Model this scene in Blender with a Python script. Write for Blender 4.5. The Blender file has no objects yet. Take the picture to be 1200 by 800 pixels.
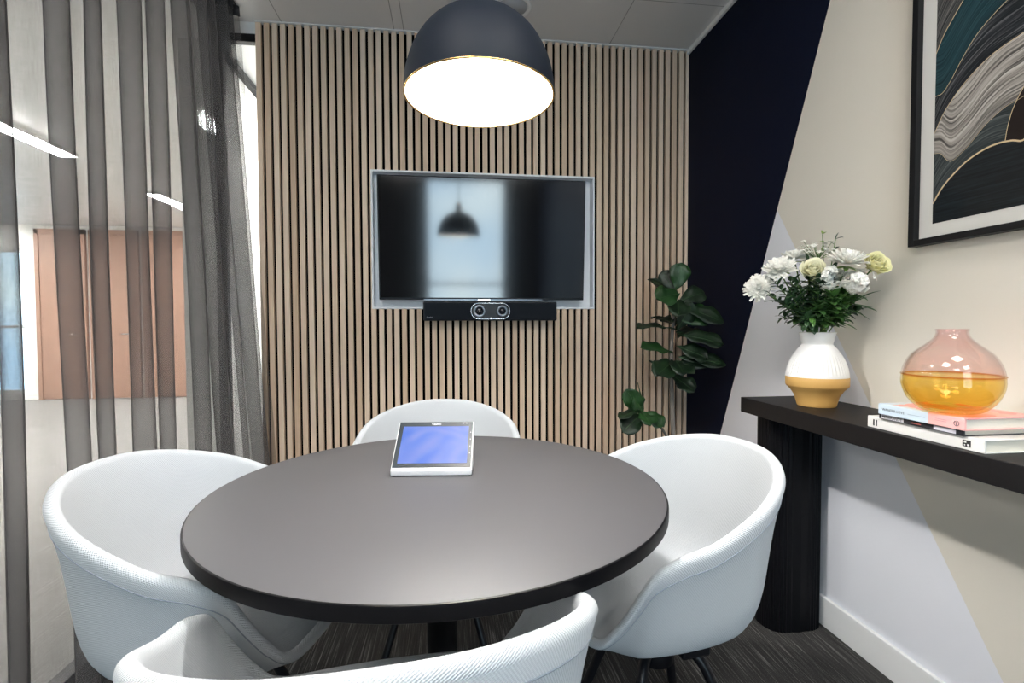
import bpy, bmesh, math, random
from mathutils import Vector, Matrix, noise
random.seed(7)
SC = bpy.context.scene
COL = SC.collection
PI = math.pi

# ------------------------------------------------------------------ helpers
def link(o, parent=None):
    COL.objects.link(o)
    if parent: o.parent = parent
    return o

def obj(name, bm, mats, parent=None, smooth=True, label=None):
    me = bpy.data.meshes.new(name)
    bm.normal_update(); bm.to_mesh(me); bm.free()
    if not isinstance(mats, (list, tuple)): mats = [mats]
    for m in mats: me.materials.append(m)
    if smooth:
        for p in me.polygons: p.use_smooth = True
    o = bpy.data.objects.new(name, me)
    if label: o['label'] = label
    return link(o, parent)

def smooth_by_angle(o, deg=35):
    me = o.data
    bm = bmesh.new(); bm.from_mesh(me)
    for e in bm.edges:
        if len(e.link_faces) == 2 and e.calc_face_angle(0) > math.radians(deg): e.smooth = False
    bm.to_mesh(me); bm.free()
    return o

def thing(name, label, cat, loc=(0, 0, 0), rz=0, group=None):
    o = bpy.data.objects.new(name, None); link(o)
    o.empty_display_size = .1
    o.location = loc; o.rotation_euler = (0, 0, rz)
    o['label'] = label; o['category'] = cat
    if group: o['group'] = group
    return o

def tag(o, label, cat, group=None):
    o['label'] = label; o['category'] = cat
    if group: o['group'] = group
    return o

def struct(o):
    o['kind'] = 'structure'
    return o

def box(bm, lo, hi, bev=0, seg=2, mi=0):
    lo, hi = Vector(lo), Vector(hi)
    r = bmesh.ops.create_cube(bm, size=1)
    vs = r['verts']; c = (lo + hi) / 2; s = hi - lo
    for v in vs: v.co = Vector((v.co.x * s.x, v.co.y * s.y, v.co.z * s.z)) + c
    fs = list({f for v in vs for f in v.link_faces})
    for f in fs: f.material_index = mi
    if bev:
        es = list({e for v in vs for e in v.link_edges})
        bmesh.ops.bevel(bm, geom=es, offset=bev, segments=seg, profile=.5, affect='EDGES')
    return bm

def lathe(bm, prof, seg=64, c=(0, 0, 0), mi=0, cap0=False, cap1=False, flute=None):
    rings = []
    for r, z in prof:
        ring = []
        for i in range(seg):
            a = 2 * PI * i / seg
            rr = r if flute is None else flute(r, z, a)
            ring.append(bm.verts.new((c[0] + rr * math.cos(a), c[1] + rr * math.sin(a), c[2] + z)))
        rings.append(ring)
    for a, b in zip(rings, rings[1:]):
        for i in range(seg):
            f = bm.faces.new((a[i], a[(i + 1) % seg], b[(i + 1) % seg], b[i])); f.material_index = mi
    if cap0: bm.faces.new(rings[0][::-1]).material_index = mi
    if cap1: bm.faces.new(rings[-1]).material_index = mi
    return bm

def crom(P, n=8):
    P = [Vector(p) for p in P]
    P = [2 * P[0] - P[1]] + P + [2 * P[-1] - P[-2]]
    o = []
    for i in range(1, len(P) - 2):
        a, b, c, d = P[i - 1:i + 3]
        for k in range(n):
            t = k / n
            o.append(.5 * (2 * b + (c - a) * t + (2 * a - 5 * b + 4 * c - d) * t * t + (-a + 3 * b - 3 * c + d) * t ** 3))
    o.append(P[-2].copy())
    return o

def tube(bm, pts, r, seg=10, mi=0, closed=False, cap=True):
    pts = [Vector(p) for p in pts]; n = len(pts)
    rs = r if isinstance(r, (list, tuple)) else [r] * n
    rings = []; up = None
    for i, p in enumerate(pts):
        if closed: t = pts[(i + 1) % n] - pts[i - 1]
        else: t = pts[min(i + 1, n - 1)] - pts[max(i - 1, 0)]
        t.normalize()
        if up is None:
            up = Vector((0, 0, 1)) if abs(t.z) < .9 else Vector((1, 0, 0))
        s = t.cross(up).normalized(); up = s.cross(t).normalized()
        rings.append([bm.verts.new(p + (s * math.cos(2 * PI * k / seg) + up * math.sin(2 * PI * k / seg)) * rs[i]) for k in range(seg)])
    m = n if closed else n - 1
    for i in range(m):
        a, b = rings[i], rings[(i + 1) % n]
        for k in range(seg):
            bm.faces.new((a[k], a[(k + 1) % seg], b[(k + 1) % seg], b[k])).material_index = mi
    if cap and not closed:
        bm.faces.new(rings[0][::-1]).material_index = mi; bm.faces.new(rings[-1]).material_index = mi
    return bm

def B(): return bmesh.new()

def text_mesh(name, s, size, mat, parent, M, align='LEFT'):
    cu = bpy.data.curves.new('tmp', 'FONT'); cu.body = s; cu.size = size; cu.align_x = align; cu.align_y = 'CENTER'
    cu.extrude = size * .01; cu.resolution_u = 3
    t = bpy.data.objects.new('tmp', cu); link(t)
    bpy.context.view_layer.update()
    me = bpy.data.meshes.new_from_object(t.evaluated_get(bpy.context.evaluated_depsgraph_get()))
    bpy.data.objects.remove(t); bpy.data.curves.remove(cu)
    me.transform(M); me.materials.clear(); me.materials.append(mat); me.name = name
    o = bpy.data.objects.new(name, me)
    return link(o, parent)

# ------------------------------------------------------------------ materials
class NT:
    def __init__(s, name):
        s.m = bpy.data.materials.new(name); s.m.use_nodes = True
        s.t = s.m.node_tree; s.t.nodes.clear()
        s.out = s.n('ShaderNodeOutputMaterial')
    def n(s, typ, **kw):
        nd = s.t.nodes.new(typ)
        for k, v in kw.items():
            if k.startswith('_'): setattr(nd, k[1:], v)
            else: nd.inputs[k.replace('__', ' ')].default_value = v
        return nd
    def l(s, a, b): s.t.links.new(a, b)
    def math(s, op, a, b=0, c=None):
        nd = s.t.nodes.new('ShaderNodeMath'); nd.operation = op
        for i, v in enumerate((a, b, c)):
            if v is None: continue
            if isinstance(v, (int, float)): nd.inputs[i].default_value = v
            else: s.l(v, nd.inputs[i])
        return nd.outputs[0]
    def mix(s, f, a, b, blend='MIX'):
        nd = s.t.nodes.new('ShaderNodeMix'); nd.data_type = 'RGBA'; nd.blend_type = blend
        for sock, v in ((nd.inputs[0], f), (nd.inputs[6], a), (nd.inputs[7], b)):
            if isinstance(v, (int, float)): sock.default_value = v
            elif isinstance(v, (tuple, list)): sock.default_value = (*v[:3], 1)
            else: s.l(v, sock)
        return nd.outputs[2]
    def bsdf(s, **kw):
        b = s.n('ShaderNodeBsdfPrincipled', **kw); s.l(b.outputs[0], s.out.inputs[0]); return b

def c4(c): return (*c, 1)

def pbr(name, col, rough=.5, metal=0, spec=.5, var=.06, vscale=6, bump=0, bscale=80, coat=0, coat_r=.05):
    t = NT(name); b = t.bsdf(Roughness=rough, Metallic=metal)
    b.inputs['Specular IOR Level'].default_value = spec
    if coat: b.inputs['Coat Weight'].default_value = coat; b.inputs['Coat Roughness'].default_value = coat_r
    tc = t.n('ShaderNodeTexCoord')
    nz = t.n('ShaderNodeTexNoise', Scale=vscale, Detail=4); t.l(tc.outputs['Object'], nz.inputs[0])
    f = t.math('MULTIPLY', nz.outputs[0], 1)
    t.l(t.mix(f, tuple(x * (1 - var) for x in col), tuple(min(1, x * (1 + var)) for x in col)), b.inputs[0])
    if bump:
        n2 = t.n('ShaderNodeTexNoise', Scale=bscale, Detail=3); t.l(tc.outputs['Object'], n2.inputs[0])
        bp = t.n('ShaderNodeBump', Strength=bump, Distance=.002); t.l(n2.outputs[0], bp.inputs['Height']); t.l(bp.outputs[0], b.inputs['Normal'])
    return t.m

def emit(name, col, s):
    t = NT(name); e = t.n('ShaderNodeEmission', Color=c4(col), Strength=s); t.l(e.outputs[0], t.out.inputs[0]); return t.m

M = {}
M['black_metal'] = pbr('black_metal', (.006, .006, .008), .38, spec=.35)
M['black_frame'] = pbr('black_frame', (.006, .006, .007), .45, spec=.2)
M['white_paint'] = pbr('white_paint', (.78, .78, .77), .5, var=.02)
M['ceiling'] = None
M['trim_white'] = pbr('trim_white', (.88, .88, .87), .45, var=.02)
M['brass'] = pbr('brass', (.78, .52, .2), .25, metal=1)
M['black_plastic'] = pbr('black_plastic', (.008, .010, .014), .45, spec=.25, bump=.1, bscale=900)
M['lens'] = pbr('lens', (.01, .012, .018), .06); M['lens_plate'] = pbr('lens_plate', (.008, .01, .013), .4, spec=.3)
M['chrome'] = pbr('chrome', (.7, .72, .75), .18, metal=1)
M['steel_ring'] = pbr('steel_ring', (.25, .27, .3), .3, metal=1)
M['shade_out'] = pbr('shade_out', (.006, .010, .018), .6, spec=.25, bump=.06, bscale=600)
M['shade_in'] = pbr('shade_in', (.86, .78, .64), .5)
M['tv_glass'] = pbr('tv_glass', (.003, .003, .004), .085, var=0); M['tv_glass'].node_tree.nodes['Principled BSDF'].inputs['IOR'].default_value = 2.0
M['recess'] = pbr('recess', (.82, .83, .85), .35, var=.02)
M['case_white'] = pbr('case_white', (.75, .75, .76), .35, var=.02)
M['table_black'] = pbr('table_black', (.064, .062, .067), .56, spec=1.0, var=.06, vscale=3)
M['table_edge'] = pbr('table_edge', (.003, .003, .004), .4, spec=.14)
M['console_black'] = pbr('console_black', (.006, .0055, .006), .5, spec=.2, bump=.15, bscale=50)
M['paper'] = pbr('paper', (.72, .69, .6), .8)
M['leaf_fig'] = None

def m_wood():
    t = NT('oak_slat'); b = t.bsdf(Roughness=.55)
    g = t.n('ShaderNodeNewGeometry'); s = t.n('ShaderNodeSeparateXYZ'); t.l(g.outputs['Position'], s.inputs[0])
    cx = t.n('ShaderNodeCombineXYZ')
    t.l(t.math('MULTIPLY', s.outputs[0], 90), cx.inputs[0]); t.l(t.math('MULTIPLY', s.outputs[2], 2.0), cx.inputs[2]); t.l(s.outputs[1], cx.inputs[1])
    nz = t.n('ShaderNodeTexNoise', Scale=1.6, Detail=6); t.l(cx.outputs[0], nz.inputs[0])
    idx = t.math('FLOOR', t.math('DIVIDE', t.math('ADD', s.outputs[0], .981), .04))
    wn = t.n('ShaderNodeTexWhiteNoise', _noise_dimensions='1D'); t.l(idx, wn.inputs['W'])
    f = t.math('ADD', t.math('MULTIPLY', nz.outputs[0], .6), t.math('MULTIPLY', wn.outputs[0], .45))
    r = t.n('ShaderNodeValToRGB'); r.color_ramp.elements[0].position = .2; r.color_ramp.elements[1].position = .85
    r.color_ramp.elements[0].color = (.60, .42, .28, 1); r.color_ramp.elements[1].color = (.86, .68, .52, 1)
    t.l(f, r.inputs[0]); t.l(r.outputs[0], b.inputs[0])
    bp = t.n('ShaderNodeBump', Strength=.15, Distance=.002); t.l(nz.outputs[0], bp.inputs['Height']); t.l(bp.outputs[0], b.inputs['Normal'])
    return t.m
M['oak'] = m_wood()
M['felt'] = pbr('felt', (.0015, .0015, .0015), 1, spec=0)

def m_fabric():
    t = NT('chair_twill'); b = t.bsdf(Roughness=.85)
    b.inputs['Sheen Weight'].default_value = .25; b.inputs['Specular IOR Level'].default_value = .2
    uv = t.n('ShaderNodeUVMap'); s = t.n('ShaderNodeSeparateXYZ'); t.l(uv.outputs[0], s.inputs[0])
    # fine diagonal twill, ribs about 3 mm apart, broken across into short stitches
    d = t.math('SINE', t.math('MULTIPLY', t.math('ADD', s.outputs[0], t.math('MULTIPLY', s.outputs[1], 1.6)), 2 * PI / .0048))
    e = t.math('SINE', t.math('MULTIPLY', t.math('SUBTRACT', t.math('MULTIPLY', s.outputs[0], 1.4), s.outputs[1]), 2 * PI / .0060))
    w = t.math('ADD', t.math('MULTIPLY', d, .5), t.math('MULTIPLY', e, .3))
    nz = t.n('ShaderNodeTexNoise', Scale=180, Detail=3); t.l(uv.outputs[0], nz.inputs[0])
    h = t.math('ADD', w, t.math('MULTIPLY', nz.outputs[0], .5))
    hm = t.math('ADD', t.math('MULTIPLY', h, .4), .35)
    t.l(t.mix(hm, (.44, .468, .492), (.61, .628, .640)), b.inputs[0])
    bp = t.n('ShaderNodeBump', Strength=.6, Distance=.0014); t.l(h, bp.inputs['Height']); t.l(bp.outputs[0], b.inputs['Normal'])
    return t.m
M['twill'] = m_fabric()
M['seam'] = pbr('seam_thread', (.30, .33, .37), .9, spec=.1)

def m_carpet(name, c0, c1, c2):
    t = NT(name); b = t.bsdf(Roughness=.95); b.inputs['Specular IOR Level'].default_value = .1
    g = t.n('ShaderNodeNewGeometry'); s = t.n('ShaderNodeSeparateXYZ'); t.l(g.outputs['Position'], s.inputs[0])
    cx = t.n('ShaderNodeCombineXYZ'); t.l(t.math('MULTIPLY', s.outputs[0], 230), cx.inputs[0]); t.l(t.math('MULTIPLY', s.outputs[1], 5), cx.inputs[1])
    nz = t.n('ShaderNodeTexNoise', Scale=1.0, Detail=2, Roughness=.5); t.l(cx.outputs[0], nz.inputs[0])
    fine = t.n('ShaderNodeTexNoise', Scale=650, Detail=2); t.l(g.outputs['Position'], fine.inputs[0])
    line = t.math('POWER', t.math('MULTIPLY', nz.outputs[0], 1.25), 3)
    f = t.math('ADD', t.math('MULTIPLY', line, .42), t.math('MULTIPLY', fine.outputs[0], .72))
    r = t.n('ShaderNodeValToRGB'); cr = r.color_ramp
    cr.elements[0].position = .36; cr.elements[0].color = c4(c0); cr.elements[1].position = .66; cr.elements[1].color = c4(c2)
    el = cr.elements.new(.54); el.color = c4(c1)
    t.l(f, r.inputs[0]); t.l(r.outputs[0], b.inputs[0])
    bp = t.n('ShaderNodeBump', Strength=.6, Distance=.004); t.l(f, bp.inputs['Height']); t.l(bp.outputs[0], b.inputs['Normal'])
    return t.m
M['carpet'] = m_carpet('carpet', (.030, .029, .028), (.055, .053, .052), (.24, .23, .22))
M['carpet_light'] = m_carpet('carpet_light', (.22, .21, .20), (.27, .26, .25), (.36, .35, .34))

def m_rightwall():
    t = NT('painted_wall'); b = t.bsdf(Roughness=.6)
    g = t.n('ShaderNodeNewGeometry'); s = t.n('ShaderNodeSeparateXYZ'); t.l(g.outputs['Position'], s.inputs[0])
    Y, Z = s.outputs[1], s.outputs[2]
    nav = t.math('GREATER_THAN', Y, t.math('ADD', t.math('MULTIPLY', t.math('SUBTRACT', 2.266, Z), .4076), 1.659))
    lil = t.math('LESS_THAN', Z, t.math('ADD', t.math('MULTIPLY', t.math('SUBTRACT', Y, 1.929), 1.543), 1.571))
    nz = t.n('ShaderNodeTexNoise', Scale=3, Detail=3); t.l(g.outputs['Position'], nz.inputs[0])
    cream = t.mix(nz.outputs[0], (.73, .685, .60), (.76, .715, .63))
    c = t.mix(lil, cream, (.79, .80, .85)); c = t.mix(nav, c, (.0022, .0045, .017))
    c = t.mix(t.math('LESS_THAN', Y, .42), c, (.0022, .0045, .017))      # the wall turns navy again towards the rear
    t.l(c, b.inputs[0])
    t.l(t.math('SUBTRACT', .6, t.math('MULTIPLY', nav, 0)), b.inputs['Roughness'])
    sp = t.math('SUBTRACT', .4, t.math('MULTIPLY', nav, .3)); t.l(sp, b.inputs['Specular IOR Level'])
    n2 = t.n('ShaderNodeTexNoise', Scale=260, Detail=2); t.l(g.outputs['Position'], n2.inputs[0])
    bp = t.n('ShaderNodeBump', Strength=.08, Distance=.001); t.l(n2.outputs[0], bp.inputs['Height']); t.l(bp.outputs[0], b.inputs['Normal'])
    return t.m
M['wall_right'] = m_rightwall()

def m_ceiling():
    t = NT('ceiling_tiles'); b = t.bsdf(Roughness=.4)
    g = t.n('ShaderNodeNewGeometry'); s = t.n('ShaderNodeSeparateXYZ'); t.l(g.outputs['Position'], s.inputs[0])
    X, Y = s.outputs[0], s.outputs[1]
    def near(v, a, w): return t.math('LESS_THAN', t.math('ABSOLUTE', t.math('SUBTRACT', v, a)), w)
    m = near(X, -.285, .0022)
    for a in (-.235, .885, -.85): m = t.math('MAXIMUM', m, near(X, a, .0022))
    m = t.math('MAXIMUM', m, t.math('MULTIPLY', near(Y, 2.33, .0022), t.math('GREATER_THAN', X, .885)))
    m = t.math('MAXIMUM', m, t.math('MULTIPLY', near(Y, 1.1, .0022), t.math('LESS_THAN', X, .885)))
    t.l(t.mix(m, (.74, .735, .73), (.36, .36, .36)), b.inputs[0])
    bp = t.n('ShaderNodeBump', Strength=.5, Distance=.003, _invert=True); t.l(m, bp.inputs['Height']); t.l(bp.outputs[0], b.inputs['Normal'])
    return t.m
M['ceiling'] = m_ceiling()

def m_sheer():
    t = NT('sheer_voile')
    tr = t.n('ShaderNodeBsdfTransparent'); d = t.n('ShaderNodeBsdfDiffuse'); tl = t.n('ShaderNodeBsdfTranslucent')
    tc = t.n('ShaderNodeUVMap'); s = t.n('ShaderNodeSeparateXYZ'); t.l(tc.outputs[0], s.inputs[0])
    nzc = t.n('ShaderNodeCombineXYZ'); t.l(t.math('MULTIPLY', s.outputs[0], 700), nzc.inputs[0]); t.l(t.math('MULTIPLY', s.outputs[1], 18), nzc.inputs[1])
    n1 = t.n('ShaderNodeTexNoise', Scale=1, Detail=2); t.l(nzc.outputs[0], n1.inputs[0])
    nzd = t.n('ShaderNodeCombineXYZ'); t.l(t.math('MULTIPLY', s.outputs[0], 18), nzd.inputs[0]); t.l(t.math('MULTIPLY', s.outputs[1], 700), nzd.inputs[1])
    n2 = t.n('ShaderNodeTexNoise', Scale=1, Detail=2); t.l(nzd.outputs[0], n2.inputs[0])
    w = t.math('ADD', n1.outputs[0], n2.outputs[0])
    col = t.mix(t.math('MULTIPLY', w, .5), (.075, .072, .074), (.12, .116, .118))
    t.l(col, d.inputs[0]); t.l(col, tl.inputs[0])
    a = t.n('ShaderNodeMixShader'); a.inputs[0].default_value = .45; t.l(d.outputs[0], a.inputs[1]); t.l(tl.outputs[0], a.inputs[2])
    m = t.n('ShaderNodeMixShader'); lw = t.n('ShaderNodeLayerWeight', Blend=.5); cosv = t.math('MAXIMUM', t.math('SUBTRACT', 1, lw.outputs['Facing']), .16)
    T0 = t.math('ADD', .60, t.math('MULTIPLY', w, .12))               # open area of the weave, seen square on
    t.l(t.math('SUBTRACT', 1, t.math('POWER', T0, t.math('DIVIDE', 1.55, cosv))), m.inputs[0])
    t.l(tr.outputs[0], m.inputs[1]); t.l(a.outputs[0], m.inputs[2]); t.l(m.outputs[0], t.out.inputs[0])
    return t.m
M['sheer'] = m_sheer()
M['tape'] = pbr('heading_tape', (.02, .02, .022), .8)

def m_thin_glass(name, ramp=None, rough=.02, boost=1.0):
    t = NT(name); tr = t.n('ShaderNodeBsdfTransparent'); gl = t.n('ShaderNodeBsdfGlossy', Roughness=rough)
    if ramp:
        g = t.n('ShaderNodeTexCoord'); s = t.n('ShaderNodeSeparateXYZ'); t.l(g.outputs['Object'], s.inputs[0])
        r = t.n('ShaderNodeValToRGB'); cr = r.color_ramp
        cr.elements[0].position = ramp[0][0]; cr.elements[0].color = c4(ramp[0][1])
        cr.elements[1].position = ramp[-1][0]; cr.elements[1].color = c4(ramp[-1][1])
        for p, c in ramp[1:-1]: cr.elements.new(p).color = c4(c)
        t.l(t.math('DIVIDE', s.outputs[2], .2), r.inputs[0]); t.l(r.outputs[0], tr.inputs[0])
    else: tr.inputs[0].default_value = (.93, .95, .945, 1)
    lw = t.n('ShaderNodeLayerWeight', Blend=.5); fr = t.n('ShaderNodeValToRGB')
    fac = t.math('ADD', .04, t.math('MULTIPLY', t.math('POWER', lw.outputs['Facing'], 4), .75))
    t.t.nodes.remove(fr)
    m = t.n('ShaderNodeMixShader'); t.l(t.math('MULTIPLY', fac, boost), m.inputs[0]); t.l(tr.outputs[0], m.inputs[1]); t.l(gl.outputs[0], m.inputs[2])
    t.l(m.outputs[0], t.out.inputs[0]); return t.m
M['pane'] = m_thin_glass('window_glass', boost=.4)

# ------------------------------------------------------------------ setting
XR, YB, H, XL = 1.359, 2.72, 2.663, -.981      # right wall, slat front, ceiling, slat left end
XG = -1.15                                     # glazed partition plane
YR = -2.4                                      # rear wall
XF, YF = -7.6, 8.4                             # far reaches of the neighbouring office

bm = B(); box(bm, (XG - .03, YR, -.1), (XR + .1, YB + .16, 0)); struct(obj('floor', bm, M['carpet'], smooth=False))
bm = B(); box(bm, (XF, YR, -.1), (XG - .03, YF, 0)); box(bm, (XG - .03, YB + .16, -.1), (XG + 1.2, YF, 0)); struct(obj('floor_office', bm, M['carpet_light'], smooth=False))
bm = B(); box(bm, (XG - .03, YR, H), (XR + .1, YB + .16, H + .1)); struct(obj('ceiling', bm, M['ceiling'], smooth=False))
bm = B(); box(bm, (XF, YR, H), (XG - .03, YF, H + .1)); box(bm, (XG - .03, YB + .16, H), (XG + 1.2, YF, H + .1)); struct(obj('ceiling_office', bm, M['white_paint'], smooth=False))
bm = B(); box(bm, (XR, YR - .1, 0), (XR + .1, YB + .16, H)); struct(obj('wall_right', bm, M['wall_right'], smooth=False))

# back wall with the television niche
RX0, RX1, RZ0, RZ1 = -.413, .800, 1.2, 1.93
bm = B()
yb0, yb1 = YB + .03, YB + .14
box(bm, (XL, yb0, 0), (RX0, yb1, H)); box(bm, (RX1, yb0, 0), (XR, yb1, H))
box(bm, (RX0, yb0, 0), (RX1, yb1, RZ0)); box(bm, (RX0, yb0, RZ1), (RX1, yb1, H)); box(bm, (RX0, yb0 + .05, RZ0), (RX1, yb1, RZ1))
struct(obj('wall_back', bm, M['white_paint'], smooth=False))

# rear wall (behind the camera) with a tall window
WX0, WX1, WZ0, WZ1 = -.37, .85, .05, 2.60
bm = B()
box(bm, (XG - .03, YR - .1, 0), (WX0, YR, H)); box(bm, (WX1, YR - .1, 0), (XR, YR, H))
box(bm, (WX0, YR - .1, 0), (WX1, YR, WZ0)); box(bm, (WX0, YR - .1, WZ1), (WX1, YR, H))
M['dark_wall'] = pbr('dark_wall', (.010, .010, .011), .8, spec=.2)
struct(obj('wall_rear', bm, M['dark_wall'], smooth=False))
w = struct(thing('window_1', '', '', (0, 0, 0)));
for k in ('label', 'category'): del w[k]
bm = B()
for a, b in ((WX0, WX0 + .04), (WX1 - .04, WX1)): box(bm, (a, YR - .08, WZ0), (b, YR - .02, WZ1), .003)
for a, b in ((WZ0, WZ0 + .04), (WZ1 - .04, WZ1), (1.0, 1.04)): box(bm, (WX0, YR - .075, a), (WX1, YR - .025, b), .003)
obj('window_frame', bm, M['black_frame'], w, False)
bm = B(); box(bm, (WX0 + .01, YR - .053, WZ0 + .01), (WX1 - .01, YR - .047, WZ1 - .01)); obj('pane', bm, M['pane'], w, False)

# glazed partition at the left, black frames
w = struct(thing('window_2', '', ''))
for k in ('label', 'category'): del w[k]
bm = B()
box(bm, (XG - .025, YR, 0), (XG + .025, YB + .02, .07), .003); box(bm, (XG - .025, YR, 2.6), (XG + .025, YB + .02, H), .003)
for y in (YR + .03, -1.0, 1.06, YB - .02): box(bm, (XG - .025, y - .02, .06), (XG + .025, y + .02, 2.61), .003)
obj('window_frame', bm, M['black_frame'], w, False)
bm = B(); box(bm, (XG - .006, YR + .02, .03), (XG + .006, YB - .01, 2.62)); obj('pane', bm, M['pane'], w, False)
w = struct(thing('window_3', '', ''))
for k in ('label', 'category'): del w[k]
bm = B(); box(bm, (XG + .025, YB + .01, 2.565), (XL, YB + .05, 2.605), .003); box(bm, (XG + .025, YB + .01, 0), (XL, YB + .05, .07), .003)
obj('window_frame', bm, M['black_frame'], w, False)
bm = B(); box(bm, (XG + .02, YB + .025, .05), (XL, YB + .033, 2.58)); obj('pane', bm, M['pane'], w, False)
bm = B(); box(bm, (XG + .025, YB + .01, 2.605), (XL, YB + .05, H)); obj('bulkhead', bm, M['white_paint'], w, False)

# neighbouring office seen through the sheer curtain
M['office_white'] = pbr('office_white', (.80, .79, .77), .6, var=.02)
M['red_wood'] = pbr('red_wood', (.33, .19, .135), .5, var=.15, vscale=3)
bm = B(); box(bm, (-1.45, YB + .2, 0), (-1.27, YF, H)); struct(obj('wall_corridor', bm, M['office_white'], smooth=False))
bm = B(); box(bm, (-1.27, YB + .3, H - .045), (-1.235, 5.5, H - .01)); struct(obj('trim_1', bm, M['black_frame'], smooth=False))
bm = B(); box(bm, (XF - .1, YR - .1, 0), (XF, YF, H)); struct(obj('wall_left', bm, M['office_white'], smooth=False))
bm = B(); box(bm, (XF, YR - .1, 0), (XG - .03, YR, H)); struct(obj('wall_office_rear', bm, M['office_white'], smooth=False))
fx0, fx1 = -7.15, -6.35
bm = B(); box(bm, (XF, YF, 0), (fx0, YF + .1, H)); box(bm, (fx1, YF, 0), (-.9, YF + .1, H)); box(bm, (fx0, YF, 2.3), (fx1, YF + .1, H)); box(bm, (fx0, YF, 0), (fx1, YF + .1, .1))
struct(obj('wall_office_far', bm, M['office_white'], smooth=False))
bm = B(); box(bm, (XG + 1.2, YB + .16, 0), (XG + 1.3, YF, H)); struct(obj('wall_corridor_side', bm, M['office_white'], smooth=False))
w = struct(thing('window_4', '', ''))
for k in ('label', 'category'): del w[k]
bm = B()
for a, b in ((fx0, fx0 + .05), (fx1 - .05, fx1)): box(bm, (a, YF + .02, .1), (b, YF + .08, 2.3))
for a, b in ((.1, .15), (2.25, 2.3), (1.1, 1.14)): box(bm, (fx0, YF + .025, a), (fx1, YF + .075, b))
obj('window_frame', bm, M['white_paint'], w, False)
bm = B(); box(bm, (fx0 + .02, YF + .045, .12), (fx1 - .02, YF + .053, 2.28)); obj('pane', bm, M['pane'], w, False)
# reddish timber doors with frames along the far office wall
for i, (a, b) in enumerate(((-6.25, -5.55), (-5.5, -4.8), (-4.75, -3.85))):
    d = struct(thing('door_%d' % (i + 1), '', '', ((a + b) / 2, YF, 0)))
    for k in ('label', 'category'): del d[k]
    h = (b - a) / 2
    bm = B(); box(bm, (-h, -.05, 0), (-h + .06, -.001, 2.6), .003); box(bm, (h - .06, -.05, 0), (h, -.001, 2.6), .003); box(bm, (-h, -.05, 2.52), (h, -.001, 2.6), .003)
    obj('door_frame', bm, M['red_wood'], d, False)
    bm = B(); box(bm, (-h + .06, -.04, .01), (h - .06, -.001, 2.52), .002); obj('door_leaf', bm, M['red_wood'], d, False)
    bm = B(); tube(bm, [(h - .14, -.04, 1.0), (h - .14, -.09, 1.0), (h - .24, -.09, 1.0)], .011); obj('door_handle', bm, M['chrome'], d)

# skirting and cornice
bm = B(); box(bm, (XR - .014, YR, 0), (XR, YB + .03, .108), .003); struct(obj('baseboard_right', bm, M['trim_white'], smooth=False))
bm = B(); box(bm, (XR - .016, YR, H - .022), (XR, YB + .03, H), .002); struct(obj('trim_2', bm, M['trim_white'], smooth=False))
bm = B(); box(bm, (XL, YB - .012, H - .004), (XR - .016, YB + .03, H), .001); struct(obj('trim_3', bm, M['trim_white'], smooth=False))

# ------------------------------------------------------------------ slat cladding
clad = thing('slat_cladding', 'pale oak vertical slat cladding with black gaps covering the wall behind the television', 'wall cladding', (0, YB, 0))
bm = B()
z0, z1 = 0.0, H - .0045
rects = [((XL, z0), (RX0 - .004, z1)), ((RX1 + .004, z0), (XR - .002, z1)), ((RX0 - .004, z0), (RX1 + .004, RZ0 - .004)), ((RX0 - .004, RZ1 + .004), (RX1 + .004, z1))]
for (a, b), (c, d) in rects: box(bm, (a, .02, b), (c, .029, d))
obj('felt_backing', bm, M['felt'], clad, False)
bm = B()
n = int((XR - XL) / .04)
for i in range(n + 1):
    a = XL + i * .04; b = min(a + .0256, XR - .003)
    if b - a < .004: continue
    if b > RX0 - .004 and a < RX1 + .004:
        segs = [(z0, RZ0 - .004), (RZ1 + .004, z1)]
        if a < RX0 - .004:
            box(bm, (a, 0, z0), (RX0 - .004, .02, z1))
            a = RX0 - .004
        if b > RX1 + .004:
            box(bm, (RX1 + .004, 0, z0), (b, .02, z1)); b = RX1 + .004
        if b - a > .002:
            for p, q in segs: box(bm, (a, 0, p), (b, .02, q))
    else: box(bm, (a, 0, z0), (b, .02, z1))
obj('slats', bm, M['oak'], clad, False)

# ------------------------------------------------------------------ television niche, screen and video bar
nic = thing('niche_lining', 'pale grey metal lining of the recess around the television', 'wall recess', ((RX0 + RX1) / 2, YB, RZ0))
hw = (RX1 - RX0) / 2; hh = RZ1 - RZ0
bm = B(); box(bm, (-hw + .002, .06, .002), (hw - .002, .078, hh - .002)); obj('back_panel', bm, M['recess'], nic, False)
bm = B()
for lo, hi in (((-hw - .003, -.006, -.003), (-hw + .007, .06, hh + .003)), ((hw - .007, -.006, -.003), (hw + .003, .06, hh + .003)),
               ((-hw + .007, -.006, -.003), (hw - .007, .06, .007)), ((-hw + .007, -.006, hh - .007), (hw - .007, .06, hh + .003))):
    box(bm, lo, hi, .001)
obj('edge_frame', bm, M['recess'], nic, False)

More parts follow.
